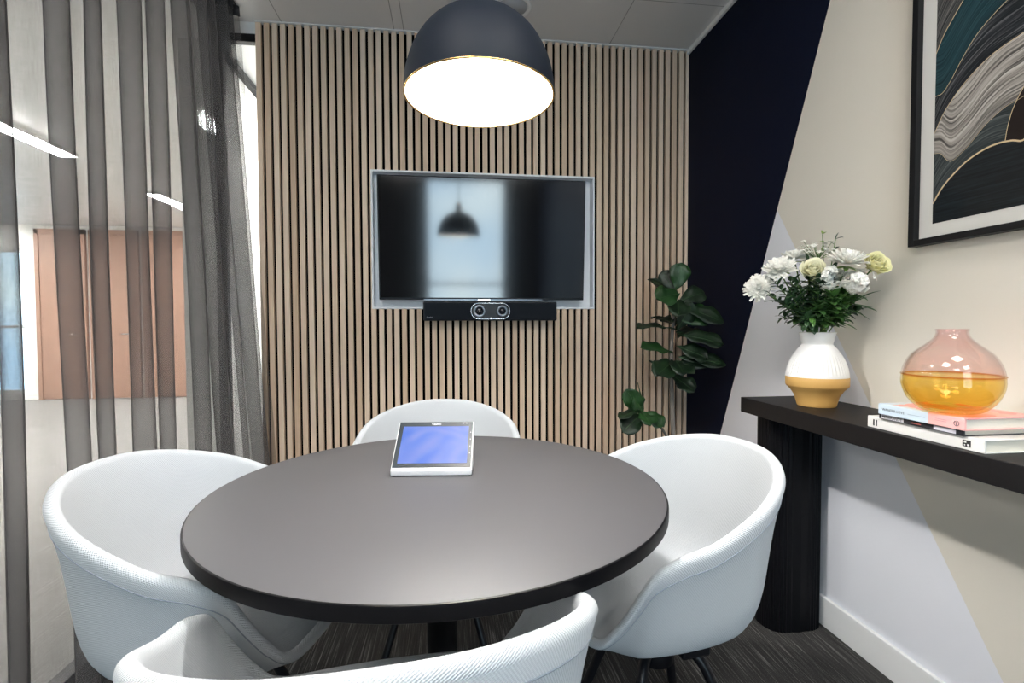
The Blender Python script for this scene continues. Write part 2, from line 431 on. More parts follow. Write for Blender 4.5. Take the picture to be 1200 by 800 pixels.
TX, TZ0, TZ1 = .179, 1.244, 1.888
tv = thing('television', 'wide black glossy television screen set in the pale niche on the slat wall', 'television', (TX, YB - .035, TZ0))
tv.rotation_euler = (.072, 0, 0)                 # the screen leans forward a little on its bracket
TW = .553; TH = TZ1 - TZ0
bm = B(); box(bm, (-TW, 0, 0), (TW, .03, TH), .004); obj('housing', bm, M['black_plastic'], tv, False)
bm = B(); box(bm, (-TW + .007, -.002, .012), (TW - .007, .002, TH - .007)); obj('screen', bm, M['tv_glass'], tv, False)
bm = B(); box(bm, (-.2, .03, .2), (.2, .106, .5), .004); obj('wall_bracket', bm, M['black_metal'], tv, False)
bm = B(); box(bm, (-.035, -.006, -.006), (.035, .006, .006), .002); obj('badge', bm, M['chrome'], tv, False)
bm = B(); box(bm, (-.32, -.004, -.001), (.32, .0, .004)); obj('lower_strip', bm, M['steel_ring'], tv, False)

bar = thing('video_bar', 'black video conferencing soundbar with twin camera lenses hung below the television', 'video bar', (.214, YB - .085, 1.132))
bw = .357
bm = B(); box(bm, (-bw, 0, 0), (bw, .06, .1), .006, 3); obj('housing', bm, M['black_plastic'], bar, False)
bm = B(); box(bm, (-bw + .01, -.002, .006), (bw - .01, .001, .094)); obj('grille', bm, pbr('speaker_cloth', (.008, .011, .016), .8, spec=.2, bump=.5, bscale=1500), bar, False)
def stadium(cx, cz, hl, r, y, n=14):
    pts = []
    for i in range(n + 1):
        a = -PI / 2 + PI * i / n; pts.append(Vector((cx + hl + r * math.cos(a), y, cz + r * math.sin(a))))
    for i in range(n + 1):
        a = PI / 2 + PI * i / n; pts.append(Vector((cx - hl + r * math.cos(a), y, cz + r * math.sin(a))))
    return pts
bm = B(); tube(bm, stadium(-.004, .05, .062, .042, -.006), .0022, 8, closed=True); obj('lens_ring', bm, M['chrome'], bar)
bm = B(); ps = stadium(-.004, .05, .062, .041, -.006)
vf = [bm.verts.new(p) for p in ps]; vb = [bm.verts.new(p + Vector((0, .008, 0))) for p in ps]
bm.faces.new(vf[::-1]); 
for i in range(len(vf)): bm.faces.new((vf[i], vf[(i + 1) % len(vf)], vb[(i + 1) % len(vf)], vb[i]))
obj('lens_plate', bm, M['lens_plate'], bar, False)
for x, r in ((-.064, .034), (.058, .031)):
    R90 = Matrix.Rotation(PI / 2, 4, 'X')
    bm = B(); lathe(bm, [(r, 0), (r, .006), (r * .9, .010), (r * .62, .010), (r * .58, .004)], 40); bmesh.ops.transform(bm, matrix=Matrix.Translation((x, -.005, .05)) @ R90, verts=bm.verts)
    ring = obj('camera_lens', bm, M['steel_ring'], bar)
    bm = B(); lathe(bm, [(r * .58, .004), (r * .5, .009), (r * .3, .012), (.0005, .0135)], 32); bmesh.ops.transform(bm, matrix=Matrix.Translation((x, -.005, .05)) @ R90, verts=bm.verts)
    obj('lens_glass', bm, M['lens'], ring)
bm = B(); bmesh.ops.create_uvsphere(bm, u_segments=12, v_segments=8, radius=.0035); bmesh.ops.translate(bm, vec=(-.002, -.008, .012), verts=bm.verts); obj('status_light', bm, emit('led_white', (1, 1, 1), 1.5), bar)
bm = B(); box(bm, (-.06, .06, .02), (.06, .0845, .08), .002); obj('wall_bracket', bm, M['black_metal'], bar, False)
RX = Matrix.Rotation(PI / 2, 4, 'X')
M['logo_white'] = pbr('logo_white', (.8, .82, .85), .5)
M['logo_grey'] = pbr('logo_grey', (.35, .37, .4), .5)
text_mesh('logo', 'Yealink', .012, M['logo_grey'], bar, Matrix.Translation((-bw + .017, -.0025, .017)) @ RX)

# ------------------------------------------------------------------ ceiling fittings
sp = thing('ceiling_speaker', 'round white ceiling speaker grille beside the pendant lamp', 'ceiling speaker', (.312, 2.455, H))
bm = B(); lathe(bm, [(.094, 0), (.094, -.003), (.090, -.006), (.078, -.006), (.074, -.003), (.072, -.001)], 56); obj('rim', bm, M['trim_white'], sp)
bm = B(); lathe(bm, [(.072, -.001), (.07, -.0045), (.0005, -.006)], 56); obj('grille', bm, pbr('grille_grey', (.50, .51, .53), .6, bump=.5, bscale=500), sp)

M['panel'] = emit('fill_panel_light', (1, .965, .92), 15)  # fill panels added overhead out of view to lift the room's ambient light
for x, y, pos in ((-.5, .15, 'nearest the curtain and the table'), (.7, .15, 'nearest the framed print'), (-.5, -1.3, 'by the rear window on the curtain side'), (.7, -1.3, 'by the rear window on the console side')):
    pl = thing('ceiling_fill_panel', 'square white ceiling fill panel added out of view, ' + pos, 'ceiling light', (x, y, H), group='added ceiling fill panels')
    bm = B()
    for lo, hi in (((-.31, -.31, -.012), (-.29, .31, 0)), ((.29, -.31, -.012), (.31, .31, 0)), ((-.29, -.31, -.012), (.29, -.29, 0)), ((-.29, .29, -.012), (.29, .31, 0))): box(bm, lo, hi)
    obj('frame', bm, M['trim_white'], pl, False)
    bm = B(); box(bm, (-.29, -.29, -.008), (.29, .29, -.001)); obj('diffuser', bm, M['panel'], pl, False)
M['linear'] = emit('linear_light', (1, .955, .92), 125)
ln = 0
for x, y0, y1, pos in ((-3.39, 2.2, 4.95, 'longer and nearer one of the curtain-side pair'), (-3.39, 6.2, 8.1, 'shorter and farther one of the curtain-side pair'), (-5.6, 1.5, 4.8, 'unseen fill added on the office ceiling far left, nearer one'), (-7.0, 5.6, 8.1, 'unseen fill added on the office ceiling far left, farther one'), (-.5, 3.4, 6.4, 'unseen fill added in the corridor behind the slat wall')):  # far-left and corridor strips are unseen, added to brighten the space beyond
    t = thing('linear_light', 'white linear ceiling strip light, ' + pos, 'ceiling light', (x, (y0 + y1) / 2, H), group='strip lights in the office beyond the glass')
    h = (y1 - y0) / 2
    bm = B(); box(bm, (-.08, -h, -.03), (.08, h, 0), .003); obj('housing', bm, M['white_paint'], t, False)
    bm = B(); box(bm, (-.065, -h + .015, -.036), (.065, h - .015, -.030)); obj('diffuser', bm, M['linear'], t, False)

# ------------------------------------------------------------------ pendant lamp
PX, PY, PZ, PR = .070, 1.165, 1.634, .173
lamp = thing('pendant_lamp', 'large black dome pendant lamp with bright inside hanging over the round table', 'pendant lamp', (PX, PY, PZ))
outer = []; Hh = .192
for i in range(25):
    a = PI / 2 * i / 24
    outer.append((max(PR * math.cos(a) ** .93, .026) if i < 24 else .026, Hh * math.sin(a)))
outer = [p for p in outer if p[0] >= .026]
bm = B(); lathe(bm, outer, 96); obj('shade', bm, M['shade_out'], lamp)
inner = [(max(r - .004, .022), z * .975) for r, z in outer]
bm = B(); lathe(bm, inner, 96, cap1=True); obj('shade_lining', bm, M['shade_in'], lamp, label='white glowing inner face of the shade')
bm = B(); lathe(bm, [(PR, 0), (PR + .0008, -.002), (PR - .002, -.0035), (PR - .0045, -.002), (PR - .004, 0)], 96); obj('rim', bm, M['brass'], lamp, label='thin brass rim')
bm = B(); lathe(bm, [(.030, Hh - .004), (.030, Hh + .004), (.022, Hh + .008), (.021, Hh + .030), (.025, Hh + .034), (.025, Hh + .052), (.012, Hh + .06), (.012, Hh + .075), (.004, Hh + .08)], 40, cap1=True); obj('neck', bm, M['brass'], lamp, label='brass neck')
bm = B(); tube(bm, [(0, 0, Hh + .078), (0, 0, H - PZ - .02)], .0035, 8); obj('cord', bm, M['black_metal'], lamp)
bm = B(); lathe(bm, [(.05, H - PZ - .001), (.05, H - PZ - .02), (.045, H - PZ - .026), (.006, H - PZ - .028)], 40); obj('ceiling_rose', bm, M['black_metal'], lamp)
bm = B(); lathe(bm, [(.016, Hh - .012), (.016, .150), (.013, .142)], 24, cap0=True); obj('socket', bm, M['brass'], lamp)
bm = B(); lathe(bm, [(.0005, .074), (.012, .077), (.022, .085), (.027, .097), (.027, .108), (.021, .124), (.014, .136), (.0135, .145)], 32); obj('bulb', bm, emit('bulb_glow', (1, .98, .96), 1300), lamp)

# ------------------------------------------------------------------ sheer curtain
cur = thing('sheer_curtain', 'floor-length grey sheer curtain in deep folds along the glass partition', 'curtain', (0, 0, 0))
crests = [-.44, -.25, -.07, .12, .30, .49, .67, .86, 1.05, 1.235, 1.445, 1.57, 1.745, 1.88, 2.065, 2.175, 2.30, 2.39, 2.46, 2.525]
pts = []
for i, c in enumerate(crests):
    A = (.066, .052, .070, .058, .062)[i % 5]
    if i: 
        pc = crests[i - 1]; w = c - pc
        pts.append((-1.080 - random.uniform(0, .012), pc + w * .52))
    pts.append((-1.045 + A, c))
prof = []
# parametric folds with slight overhang
for (x0, y0), (x1, y1) in zip(pts, pts[1:]):
    for k in range(10):
        t = k / 10; s = .5 - .5 * math.cos(PI * t)
        yy = y0 + (y1 - y0) * (t + .12 * math.sin(2 * PI * t))
        prof.append((x0 + (x1 - x0) * s, yy))
prof.append(pts[-1])
def fold_at(p, z):
    x, y = p
    u = 1 - z / 2.56
    k = .012 + .19 * max(0, (y - 1.3) / 1.15) ** 2.2
    x += .085 * u * max(0, min(1, (y - 2.0) / .4))
    dx = .012 * math.sin(y * 9 + z * 1.3) * u + .006 * math.sin(y * 23 - z * 2.1)
    return Vector((x + dx * .6, min(y + k * u + .01 * math.sin(z * 1.7 + y * 5) * u, YB - .012), z))
NZ = 30; zt, zb = 2.575, .012
bm = B(); uvl = bm.loops.layers.uv.new('UVMap'); rows = []
for j in range(NZ + 1):
    z = zt + (zb - zt) * j / NZ; rows.append([bm.verts.new(fold_at(p, z)) for p in prof])
L = [0]
for a, b in zip(prof, prof[1:]): L.append(L[-1] + math.hypot(b[0] - a[0], b[1] - a[1]))
for j in range(NZ):
    for i in range(len(prof) - 1):
        f = bm.faces.new((rows[j][i], rows[j][i + 1], rows[j + 1][i + 1], rows[j + 1][i]))
        for lp, (ii, jj) in zip(f.loops, ((i, j), (i + 1, j), (i + 1, j + 1), (i, j + 1))): lp[uvl].uv = (L[ii], zt + (zb - zt) * jj / NZ)
obj('cloth', bm, M['sheer'], cur)
bm = B(); a = [[bm.verts.new(fold_at(p, z) + Vector((.004 * s, 0, 0))) for p in prof] for z, s in ((2.566, 1), (2.612, 1), (2.612, -1), (2.566, -1))]
for r0, r1 in zip(a, a[1:] + a[:1]):
    for i in range(len(prof) - 1): bm.faces.new((r0[i], r0[i + 1], r1[i + 1], r1[i]))
obj('heading_tape', bm, M['tape'], cur)
trk = thing('curtain_track', 'black curtain track fixed to the ceiling above the sheer curtain', 'curtain track', (-1.03, 0, H))
bm = B(); box(bm, (-.012, -.5, -.03), (.012, 2.62, 0), .002); obj('rail', bm, M['black_metal'], trk, False)
for c in crests:
    bm = B(); box(bm, (-.006, c - .006, -.058), (.006, c + .006, -.028), .001)
    obj('glider', bm, M['black_metal'], trk, False)

# ------------------------------------------------------------------ round table
TCX, TCY, TR = -.0246, 1.141, .5
tb = thing('round_table', 'round black meeting table with a tablet on it, chairs all around', 'table', (TCX, TCY, 0))
bm = B()
lathe(bm, [(.001, .741), (.25, .741), (.496, .741)], 160)
o_top = [(.496, .741), (.4985, .7402), (.5, .738)]
bm2 = bm
rim_prof = [(.496, .741), (.4987, .7400), (.5, .7375), (.5, .7175), (.498, .716), (.2, .716), (.001, .716)]
lathe(bm2, rim_prof, 160, mi=1)
bmesh.ops.remove_doubles(bm2, verts=bm2.verts, dist=.00005)
ot = obj('tabletop', bm2, [M['table_black'], M['table_edge']], tb); smooth_by_angle(ot, 30)
bm = B(); lathe(bm, [(.10, .7155), (.10, .708), (.035, .704), (.035, .03), (.05, .022)], 48); obj('column', bm, M['black_metal'], tb)
bm = B(); lathe(bm, [(.05, .024), (.20, .014), (.21, .010), (.21, .0), (.01, .0)], 64); obj('base_plate', bm, M['black_metal'], tb)

# ------------------------------------------------------------------ tub armchairs
RIM = [(0, -.252, .809), (.107, -.235, .803), (.203, -.172, .781), (.263, -.08, .747), (.282, .035, .698), (.281, .112, .678), (.271, .166, .648), (.250, .193, .590), (.222, .216, .530), (.186, .238, .486)]
FRONT = [(.09, .256, .476), (0, .262, .474)]
def chair_grid():
    half = RIM + FRONT
    full = [(-x, y, z) for x, y, z in reversed(half)] [:-1] + [half[0]] + half[1:-1]
    # closed loop through catmull-rom
    P = [Vector(p) for p in full]; n = len(P); loop = []
    for i in range(n):
        a, b, c, d = P[i - 1], P[i], P[(i + 1) % n], P[(i + 2) % n]
        for k in range(8):
            t = k / 8
            loop.append(.5 * (2 * b + (c - a) * t + (2 * a - 5 * b + 4 * c - d) * t * t + (-a + 3 * b - 3 * c + d) * t ** 3))
    return loop
LOOP = chair_grid()
def bez(p0, p1, p2, p3, t):
    u = 1 - t
    return p0 * u ** 3 + p1 * (3 * u * u * t) + p2 * (3 * u * t * t) + p3 * t ** 3
def shell_section(R, inner):
    """points from the rim to the seat centre"""
    hgt = max(0, min(1, (R.z - .475) / .30))
    flat = Vector((R.x, R.y, 0)); rad = flat.length; d = flat / rad
    if inner:
        zc = .470; cen = Vector((0, .03, zc))
        foot = Vector((R.x * .72, R.y * (.70 if R.y < 0 else .84) + .01, zc + .006))
        c1 = R + (foot - R) * .55 + d * .030 * hgt; c1.z = R.z + (zc - R.z) * .55
        c2 = foot + d * .045 * hgt; c2.z = zc - .012 * hgt + .004
        c2b = foot - d * .05; c2b.z = zc - .004
    else:
        zc = .436; cen = Vector((0, .02, zc))
        foot = Vector((R.x * .68, R.y * (.66 if R.y < 0 else .84) + .01, zc + .003))
        c1 = R + (foot - R) * .52 + d * .002 * hgt; c1.z = R.z + (zc - R.z) * .52
        c2 = foot + d * (.075 * hgt + .012); c2.z = zc - .004
        c2b = foot - d * .05; c2b.z = zc
    pts = [bez(R, c1, c2, foot - d * .02 + Vector((0, 0, 0)), t / 12) for t in range(13)]
    last = pts[-1]
    for k in range(1, 6):
        t = k / 6; pts.append(last.lerp(cen, t) + Vector((0, 0, (-.006 if inner else -.002) * math.sin(PI * t))))
    return pts
TH = .013
def rim_frame(i):
    n = len(LOOP); t = (LOOP[(i + 1) % n] - LOOP[i - 1]).normalized()
    R = LOOP[i]; out = Vector((R.x, R.y + .02, 0)).normalized()
    steep = abs(t.z)
    out = (out - t * out.dot(t)).normalized()
    up = out.cross(t); 
    if up.z < 0 or (abs(up.z) < .05 and up.y < 0): up = -up
    return out, up
def make_chair(name, label):
    ch = thing(name, label, 'chair', group='pale tub armchairs round the table')
    n = len(LOOP); bm = B(); uvl = bm.loops.layers.uv.new('UVMap')
    al = [0]
    for i in range(n): al.append(al[-1] + (LOOP[(i + 1) % n] - LOOP[i]).length)
    sections = []; seamline = []
    for i in range(n):
        R = LOOP[i]; out, up = rim_frame(i)
        top = R - up * TH                      # centre of the padded roll
        inn = shell_section(top - out * TH, True); exo = shell_section(top + out * TH, False)
        roll = []
        for k in range(1, 6):
            a = PI - PI * k / 6; roll.append(top + out * (TH * math.cos(a)) + up * (TH * math.sin(a)))
        sec = inn[::-1] + roll + exo
        sections.append(sec)
        # seam line about 32 mm down the outside
        acc = 0; q = exo[0]
        for a, b in zip(exo, exo[1:]):
            l = (b - a).length
            if acc + l >= .030: q = a.lerp(b, (.030 - acc) / l); break
            acc += l
        seamline.append(q + out * .0004)
    VI = bm.verts.new((0, .03, .465)); VO = bm.verts.new((0, .02, .435))
    V = [[bm.verts.new(p) for p in s] for s in sections]; m = len(V[0])
    # arc-length v per section
    vl = []
    for s in sections:
        a = [0]
        for p, q in zip(s, s[1:]): a.append(a[-1] + (q - p).length)
        vl.append(a)
    for i in range(n):
        j = (i + 1) % n
        for k in range(m - 1):
            f = bm.faces.new((V[i][k], V[j][k], V[j][k + 1], V[i][k + 1]))
            for lp, (ii, jj, kk) in zip(f.loops, ((i, i, k), (j, i + 1, k), (j, i + 1, k + 1), (i, i, k + 1))):
                lp[uvl].uv = (al[jj], vl[ii][kk] - vl[ii][17])
        f = bm.faces.new((VI, V[j][0], V[i][0])); f2 = bm.faces.new((VO, V[i][-1], V[j][-1]))
        for f_ in (f, f2):
            for lp in f_.loops: lp[uvl].uv = (lp.vert.co.x, lp.vert.co.y)
    bmesh.ops.recalc_face_normals(bm, faces=bm.faces)
    obj('shell', bm, M['twill'], ch)
    lo = [p for p in seamline if p.z > .43]
    # order the open run of the seam (skip the seat front)
    idx = [i for i in range(n) if not (LOOP[i].y > .241)]
    # rotate so that the run is continuous
    start = next(i for i in idx if (i - 1) % n not in idx); run = []
    i = start
    while i in idx: run.append(seamline[i]); i = (i + 1) % n
    bm = B(); tube(bm, run, .0012, 6); obj('seam', bm, M['seam'], ch)
    # base
    bm = B(); box(bm, (-.17, -.035, .392), (.17, .035, .432), .006); box(bm, (-.04, -.17, .394), (.04, .16, .430), .006); obj('mounting_plate', bm, M['black_metal'], ch, False)
    bm = B(); lathe(bm, [(.032, .395), (.032, .34), (.045, .33), (.045, .285), (.032, .275), (.005, .275)], 28); obj('hub', bm, M['black_metal'], ch)
    for k in range(4):
        a = PI / 4 + k * PI / 2; d = Vector((math.cos(a), math.sin(a), 0))
        pts = crom([d * .03 + Vector((0, 0, .335)), d * .07 + Vector((0, 0, .335)), d * .12 + Vector((0, 0, .295)), d * .18 + Vector((0, 0, .15)), d * .225 + Vector((0, 0, .045)), d * .240 + Vector((0, 0, .010))], 6)
        bm = B(); tube(bm, pts, .0125, 12); lg = obj('leg', bm, M['black_metal'], ch)
        bm = B(); lathe(bm, [(.013, .014), (.014, .003), (.012, 0), (.001, 0)], 16, c=tuple(d * .241)); obj('glide', bm, M['black_plastic'], lg)
    return ch

def dup(root, label):
    r = root.copy(); COL.objects.link(r); r['label'] = label
    for c in list(root.children):
        q = c.copy(); COL.objects.link(q); q.parent = r
        for g in list(c.children):
            s = g.copy(); COL.objects.link(s); s.parent = q
    return r
chair = make_chair('tub_armchair', 'pale blue-grey upholstered tub armchair on the left, beside the sheer curtain')
ROLE = [(chair, (-.530, 1.170, -.078)),
        (dup(chair, 'pale upholstered tub armchair on the right, nearest the black console, its swivel base showing'), (.493, 1.146, 3.278)),
        (dup(chair, 'pale twill tub armchair nearest the viewer, its back cut off by the picture bottom'), (-.094, .677, 1.657)),
        (dup(chair, 'pale tub armchair at the far side of the table, behind the tablet'), (-.047, 1.766, -1.626))]
for o, (x, y, h) in ROLE:
    o.location = (x, y, 0); o.rotation_euler = (0, 0, h - PI / 2)

# ------------------------------------------------------------------ tablet
tab = thing('touch_panel', 'small wedge-shaped tablet console with lit blue screen on the round table', 'tablet', (-.050, 1.196, .741), -.10)
W2 = .098
def wedge(bm, prof, x0, x1, bev=0):
    a = [bm.verts.new((x0, y, z)) for y, z in prof]; b = [bm.verts.new((x1, y, z)) for y, z in prof]
    bm.faces.new(a); bm.faces.new(b[::-1])
    for i in range(len(prof)):
        j = (i + 1) % len(prof); bm.faces.new((a[j], a[i], b[i], b[j]))
    bmesh.ops.recalc_face_normals(bm, faces=bm.faces)
    if bev: bmesh.ops.bevel(bm, geom=list(bm.edges), offset=bev, segments=3, profile=.5, affect='EDGES')
    return bm
bm = B(); wedge(bm, [(0, .002), (0, .017), (.118, .110), (.124, .104), (.095, .002)], -W2, W2, .0035); smooth_by_angle(obj('casing', bm, M['case_white'], tab), 40)
bm = B(); wedge(bm, [(.004, 0), (.004, .003), (.088, .003), (.088, 0)], -W2 + .004, W2 - .004); obj('rubber_foot', bm, M['black_plastic'], tab, False)
ang = math.atan2(.110 - .017, .118)
Mt = Matrix.Translation((0, .0005, .0178)) @ Matrix.Rotation(ang, 4, 'X')
L_ = math.hypot(.118, .093)
bm = B(); box(bm, (-W2 + .003, .006, -.0005), (W2 - .003, L_ - .003, .0012), .0004); bmesh.ops.transform(bm, matrix=Mt, verts=bm.verts)
obj('bezel', bm, pbr('bezel_black', (.010, .016, .022), .4, spec=.2), tab, False)
t = NT('screen_blue'); e = t.n('ShaderNodeEmission', Strength=.55)
tc = t.n('ShaderNodeTexCoord'); nz = t.n('ShaderNodeTexNoise', Scale=9, Detail=1, Distortion=1.5); t.l(tc.outputs['Object'], nz.inputs[0])
r = t.n('ShaderNodeValToRGB'); r.color_ramp.elements[0].color = (.10, .25, .95, 1); r.color_ramp.elements[0].position = .35; r.color_ramp.elements[1].color = (.26, .38, .98, 1); r.color_ramp.elements[1].position = .75
t.l(nz.outputs[0], r.inputs[0]); t.l(r.outputs[0], e.inputs[0])
gl = t.n('ShaderNodeBsdfGlossy', Roughness=.45); ad = t.n('ShaderNodeMixShader'); ad.inputs[0].default_value = .012
t.l(e.outputs[0], ad.inputs[1]); t.l(gl.outputs[0], ad.inputs[2]); t.l(ad.outputs[0], t.out.inputs[0])
bm = B(); box(bm, (-W2 + .014, .017, .0012), (W2 - .013, L_ - .018, .0017)); bmesh.ops.transform(bm, matrix=Mt, verts=bm.verts); obj('screen', bm, t.m, tab, False)
text_mesh('logo', 'Yealink', .0085, M['logo_white'], tab, Mt @ Matrix.Translation((0, L_ - .0105, .0016)), 'CENTER')
bm = B()
bm.free()
for lo, hi in [((W2 - .0085, .045 + i * .022, .0012), (W2 - .0065, .047 + i * .022, .0016)) for i in range(4)] + [((W2 - .030 + i * .009, L_ - .009, .0012), (W2 - .026 + i * .009, L_ - .006, .0016)) for i in range(2)]:
    bm = B(); box(bm, lo, hi); bmesh.ops.transform(bm, matrix=Mt, verts=bm.verts); obj('key_icon', bm, M['logo_grey'], tab, False)

# ------------------------------------------------------------------ console
CX0, CZ0, CZ1, CY1 = 1.080, .778, .833, 1.736
con = thing('wall_console', 'long narrow black console shelf on a fluted pedestal along the right wall', 'console table', (CX0, CY1, 0))
bm = B(); box(bm, (0, -2.6, CZ0), (XR - CX0, 0, CZ1), .002); obj('worktop', bm, M['console_black'], con, False)
def pedestal(y0, name='pedestal'):
    bm = B(); n = 180; ring = []
    x0, x1 = .045, XR - CX0 - .015
    cx, hx = (x0 + x1) / 2, (x1 - x0) / 2
    for i in range(n):
        a = 2 * PI * i / n; c, s = math.cos(a), math.sin(a)
        fl = 1 - .012 * abs(math.sin(a * 26))
        ex = math.copysign(abs(c) ** .5, c) * hx * (1 - .006 * abs(math.sin(a * 26)))
        ey = math.copysign(abs(s) ** .8, s) * (.085 if s < 0 else .04) * (1 - .05 * abs(math.sin(a * 26)))
        ring.append((cx + ex, y0 + ey))
    lo = [bm.verts.new((x, y, .0)) for x, y in ring]; hi = [bm.verts.new((x, y, CZ0)) for x, y in ring]
    bm.faces.new(lo[::-1]); bm.faces.new(hi)
    for i in range(n):
        j = (i + 1) % n; bm.faces.new((lo[i], lo[j], hi[j], hi[i]))
    return obj(name, bm, pbr('fluted_black', (.0035, .0035, .0045), .5, spec=.12), con, False)
pedestal(-.048); pedestal(-2.45)

# ------------------------------------------------------------------ books
def m_gloss(name, col, rough=.35): return pbr(name, col, rough, var=.02)
RZ90 = Matrix.Rotation(-PI / 2, 4, 'Z')
def book(label, x, yfar, ylen, z, th, depth, cover, hard=.0025, rz=0.0, name='book'):
    """spine faces -X, runs along Y; origin at the spine's far bottom corner"""
    bk = thing(name, label, 'book', (x, yfar, z), rz, 'books stacked under the glass vase')
    bm = B()
    box(bm, (0, -ylen, 0), (depth, 0, hard), .0008); box(bm, (0, -ylen, th - hard), (depth, 0, th), .0008)
    box(bm, (-.001, -ylen, 0.0003), (.004, 0, th - .0003), .0012)
    obj('cover', bm, cover, bk, False)
    bm = B(); box(bm, (.004, -ylen + .005, hard), (depth - .005, -.005, th - hard)); obj('pages', bm, M['paper'], bk, False)
    return bk
def spine_M(y, z): # text lying on the spine, reading from the far end towards the viewer
    return Matrix.Translation((-.0016, y, z)) @ Matrix(((0, 0, -1, 0), (-1, 0, 0, 0), (0, 1, 0, 0), (0, 0, 0, 1)))
M['ink'] = pbr('ink', (.05, .07, .10), .6); M['ink_black'] = pbr('ink_black', (.015, .015, .015), .6); M['ink_soft'] = pbr('ink_soft', (.45, .45, .43), .6)
def plate(bm, y0, y1, za, zb, dx=.0006): box(bm, (-.001 - dx, -y1, za), (-.0005, -y0, zb))
z = CZ1
b1 = book('wide white book lying flat, bottom of the stack under the glass vase', 1.100, 1.185, .292, z, .029, .235, m_gloss('cover_white', (.74, .73, .70)))
bm = B()
for a, b in ((.018, .022), (.026, .030)): plate(bm, a, b, .006, .022)
obj('spine_print', bm, M['ink_black'], b1, False)
bm = B(); plate(bm, .247, .264, .007, .021); obj('spine_emblem', bm, M['ink_black'], b1, False)
bm = B(); bp = []
for a, b_, c, d in ((.250, .255, .015, .019), (.257, .261, .009, .013), (.2505, .2530, .009, .012)): plate(bm, a, b_, c, d, .0010)
obj('spine_mark', bm, m_gloss('mark_white', (.74, .73, .70)), b1, False)

z += .029
b2 = book('thin black book lying between the white and the pale blue books', 1.092, 1.142, .212, z, .0135, .20, m_gloss('cover_black', (.012, .013, .018)), .0018)
bm = B(); plate(bm, .008, .070, .002, .0115); obj('title_block', bm, m_gloss('block_grey', (.55, .54, .57)), b2, False)
text_mesh('title', 'REMBRANDT', .0095, M['ink_black'], b2, spine_M(-.011, .0066) @ Matrix.Translation((0, 0, .0004)))
bm = B(); plate(bm, .146, .196, .002, .0110); obj('spine_label', bm, m_gloss('label_lilac', (.68, .66, .72)), b2, False)
bm = B(); plate(bm, .092, .115, .005, .0072); obj('spine_print', bm, pbr('print_red', (.5, .12, .1), .5), b2, False)
z += .0135
M['cv_blue'] = m_gloss('cover_blue', (.50, .62, .72)); M['cv_pink'] = m_gloss('cover_pink', (.80, .42, .42))
t = NT('cover_two_tone'); b = t.bsdf(Roughness=.35); tc = t.n('ShaderNodeTexCoord'); s = t.n('ShaderNodeSeparateXYZ'); t.l(tc.outputs['Object'], s.inputs[0])
edge = t.math('LESS_THAN', t.math('ADD', s.outputs[1], t.math('MULTIPLY', s.outputs[0], -.25)), -.133)
nz = t.n('ShaderNodeTexNoise', Scale=14, Detail=2); t.l(tc.outputs['Object'], nz.inputs[0])
red = t.math('MULTIPLY', t.math('GREATER_THAN', nz.outputs[0], .60), t.math('GREATER_THAN', s.outputs[0], .006))
c = t.mix(edge, (.56, .67, .77), (.82, .44, .42)); c = t.mix(red, c, (.78, .30, .30)); t.l(c, b.inputs[0])
b3 = book('pale blue and pink hardback, topmost of the stack, directly under the glass vase', 1.084, 1.136, .215, z, .027, .19, t.m, .003)
text_mesh('title', 'WANDER LOVE', .0088, M['ink'], b3, spine_M(-.012, .0135))
bm = B(); plate(bm, .082, .126, .0125, .0135); obj('subtitle_line', bm, pbr('ink_grey', (.3, .4, .5), .6), b3, False)
bm = B(); tube(bm, [(-.0016, -.198 + .0055 * math.cos(a * PI / 10), .0135 + .0055 * math.sin(a * PI / 10)) for a in range(20)], .0005, 5, closed=True)
tube(bm, [(-.0016, -.198, .009), (-.0016, -.198, .0165)], .0006, 5)
obj('publisher_mark', bm, M['ink'], b3, False)
bm = B()
for zz in (.016, .012): plate(bm, .150, .176, zz, zz + .0007)
obj('author_lines', bm, pbr('ink_rose', (.45, .25, .28), .6), b3, False)
ZB = z + .027

# ------------------------------------------------------------------ glass vase
def vprof(pts, n=6): return [(max(p.x, .0005), p.y) for p in crom([Vector((r, z, 0)) for r, z in pts], n)]
gv_pts = [(.002, .0), (.036, .0), (.058, .007), (.078, .028), (.0895, .056), (.091, .080), (.086, .106), (.072, .132), (.048, .154), (.034, .168), (.0285, .180), (.030, .188)]
bm = B(); lathe(bm, vprof(gv_pts), 80)
inn = [(r - .0035 if r > .01 else r, z + (.006 if z < .05 else 0) * (1 if r < .08 else .3)) for r, z in gv_pts]
inn[0] = (.002, .010); inn[1] = (.033, .010); inn[-1] = (.0270, .188)
lathe(bm, vprof(inn), 80)
lathe(bm, [(.030, .188), (.0295, .1895), (.0275, .1895), (.027, .188)], 80)
lathe(bm, vprof([(.0912, .084), (.0925, .0855), (.0912, .087)], 3), 80)
ramp = [(0, (.98, .80, .40)), (.40, (.99, .90, .60)), (.425, (.90, .62, .34)), (.44, (.985, .90, .885)), (.7, (.995, .94, .935)), (1, (.985, .88, .88))]
M['gvase'] = m_thin_glass('vase_glass', ramp, .01, 1.0)
bmesh.ops.recalc_face_normals(bm, faces=bm.faces)
gv = obj('glass_vase', bm, M['gvase']); gv.location = (1.128, .992, ZB + .0005)
tag(gv, 'round pink and amber glass vase standing on the stack of books', 'vase')

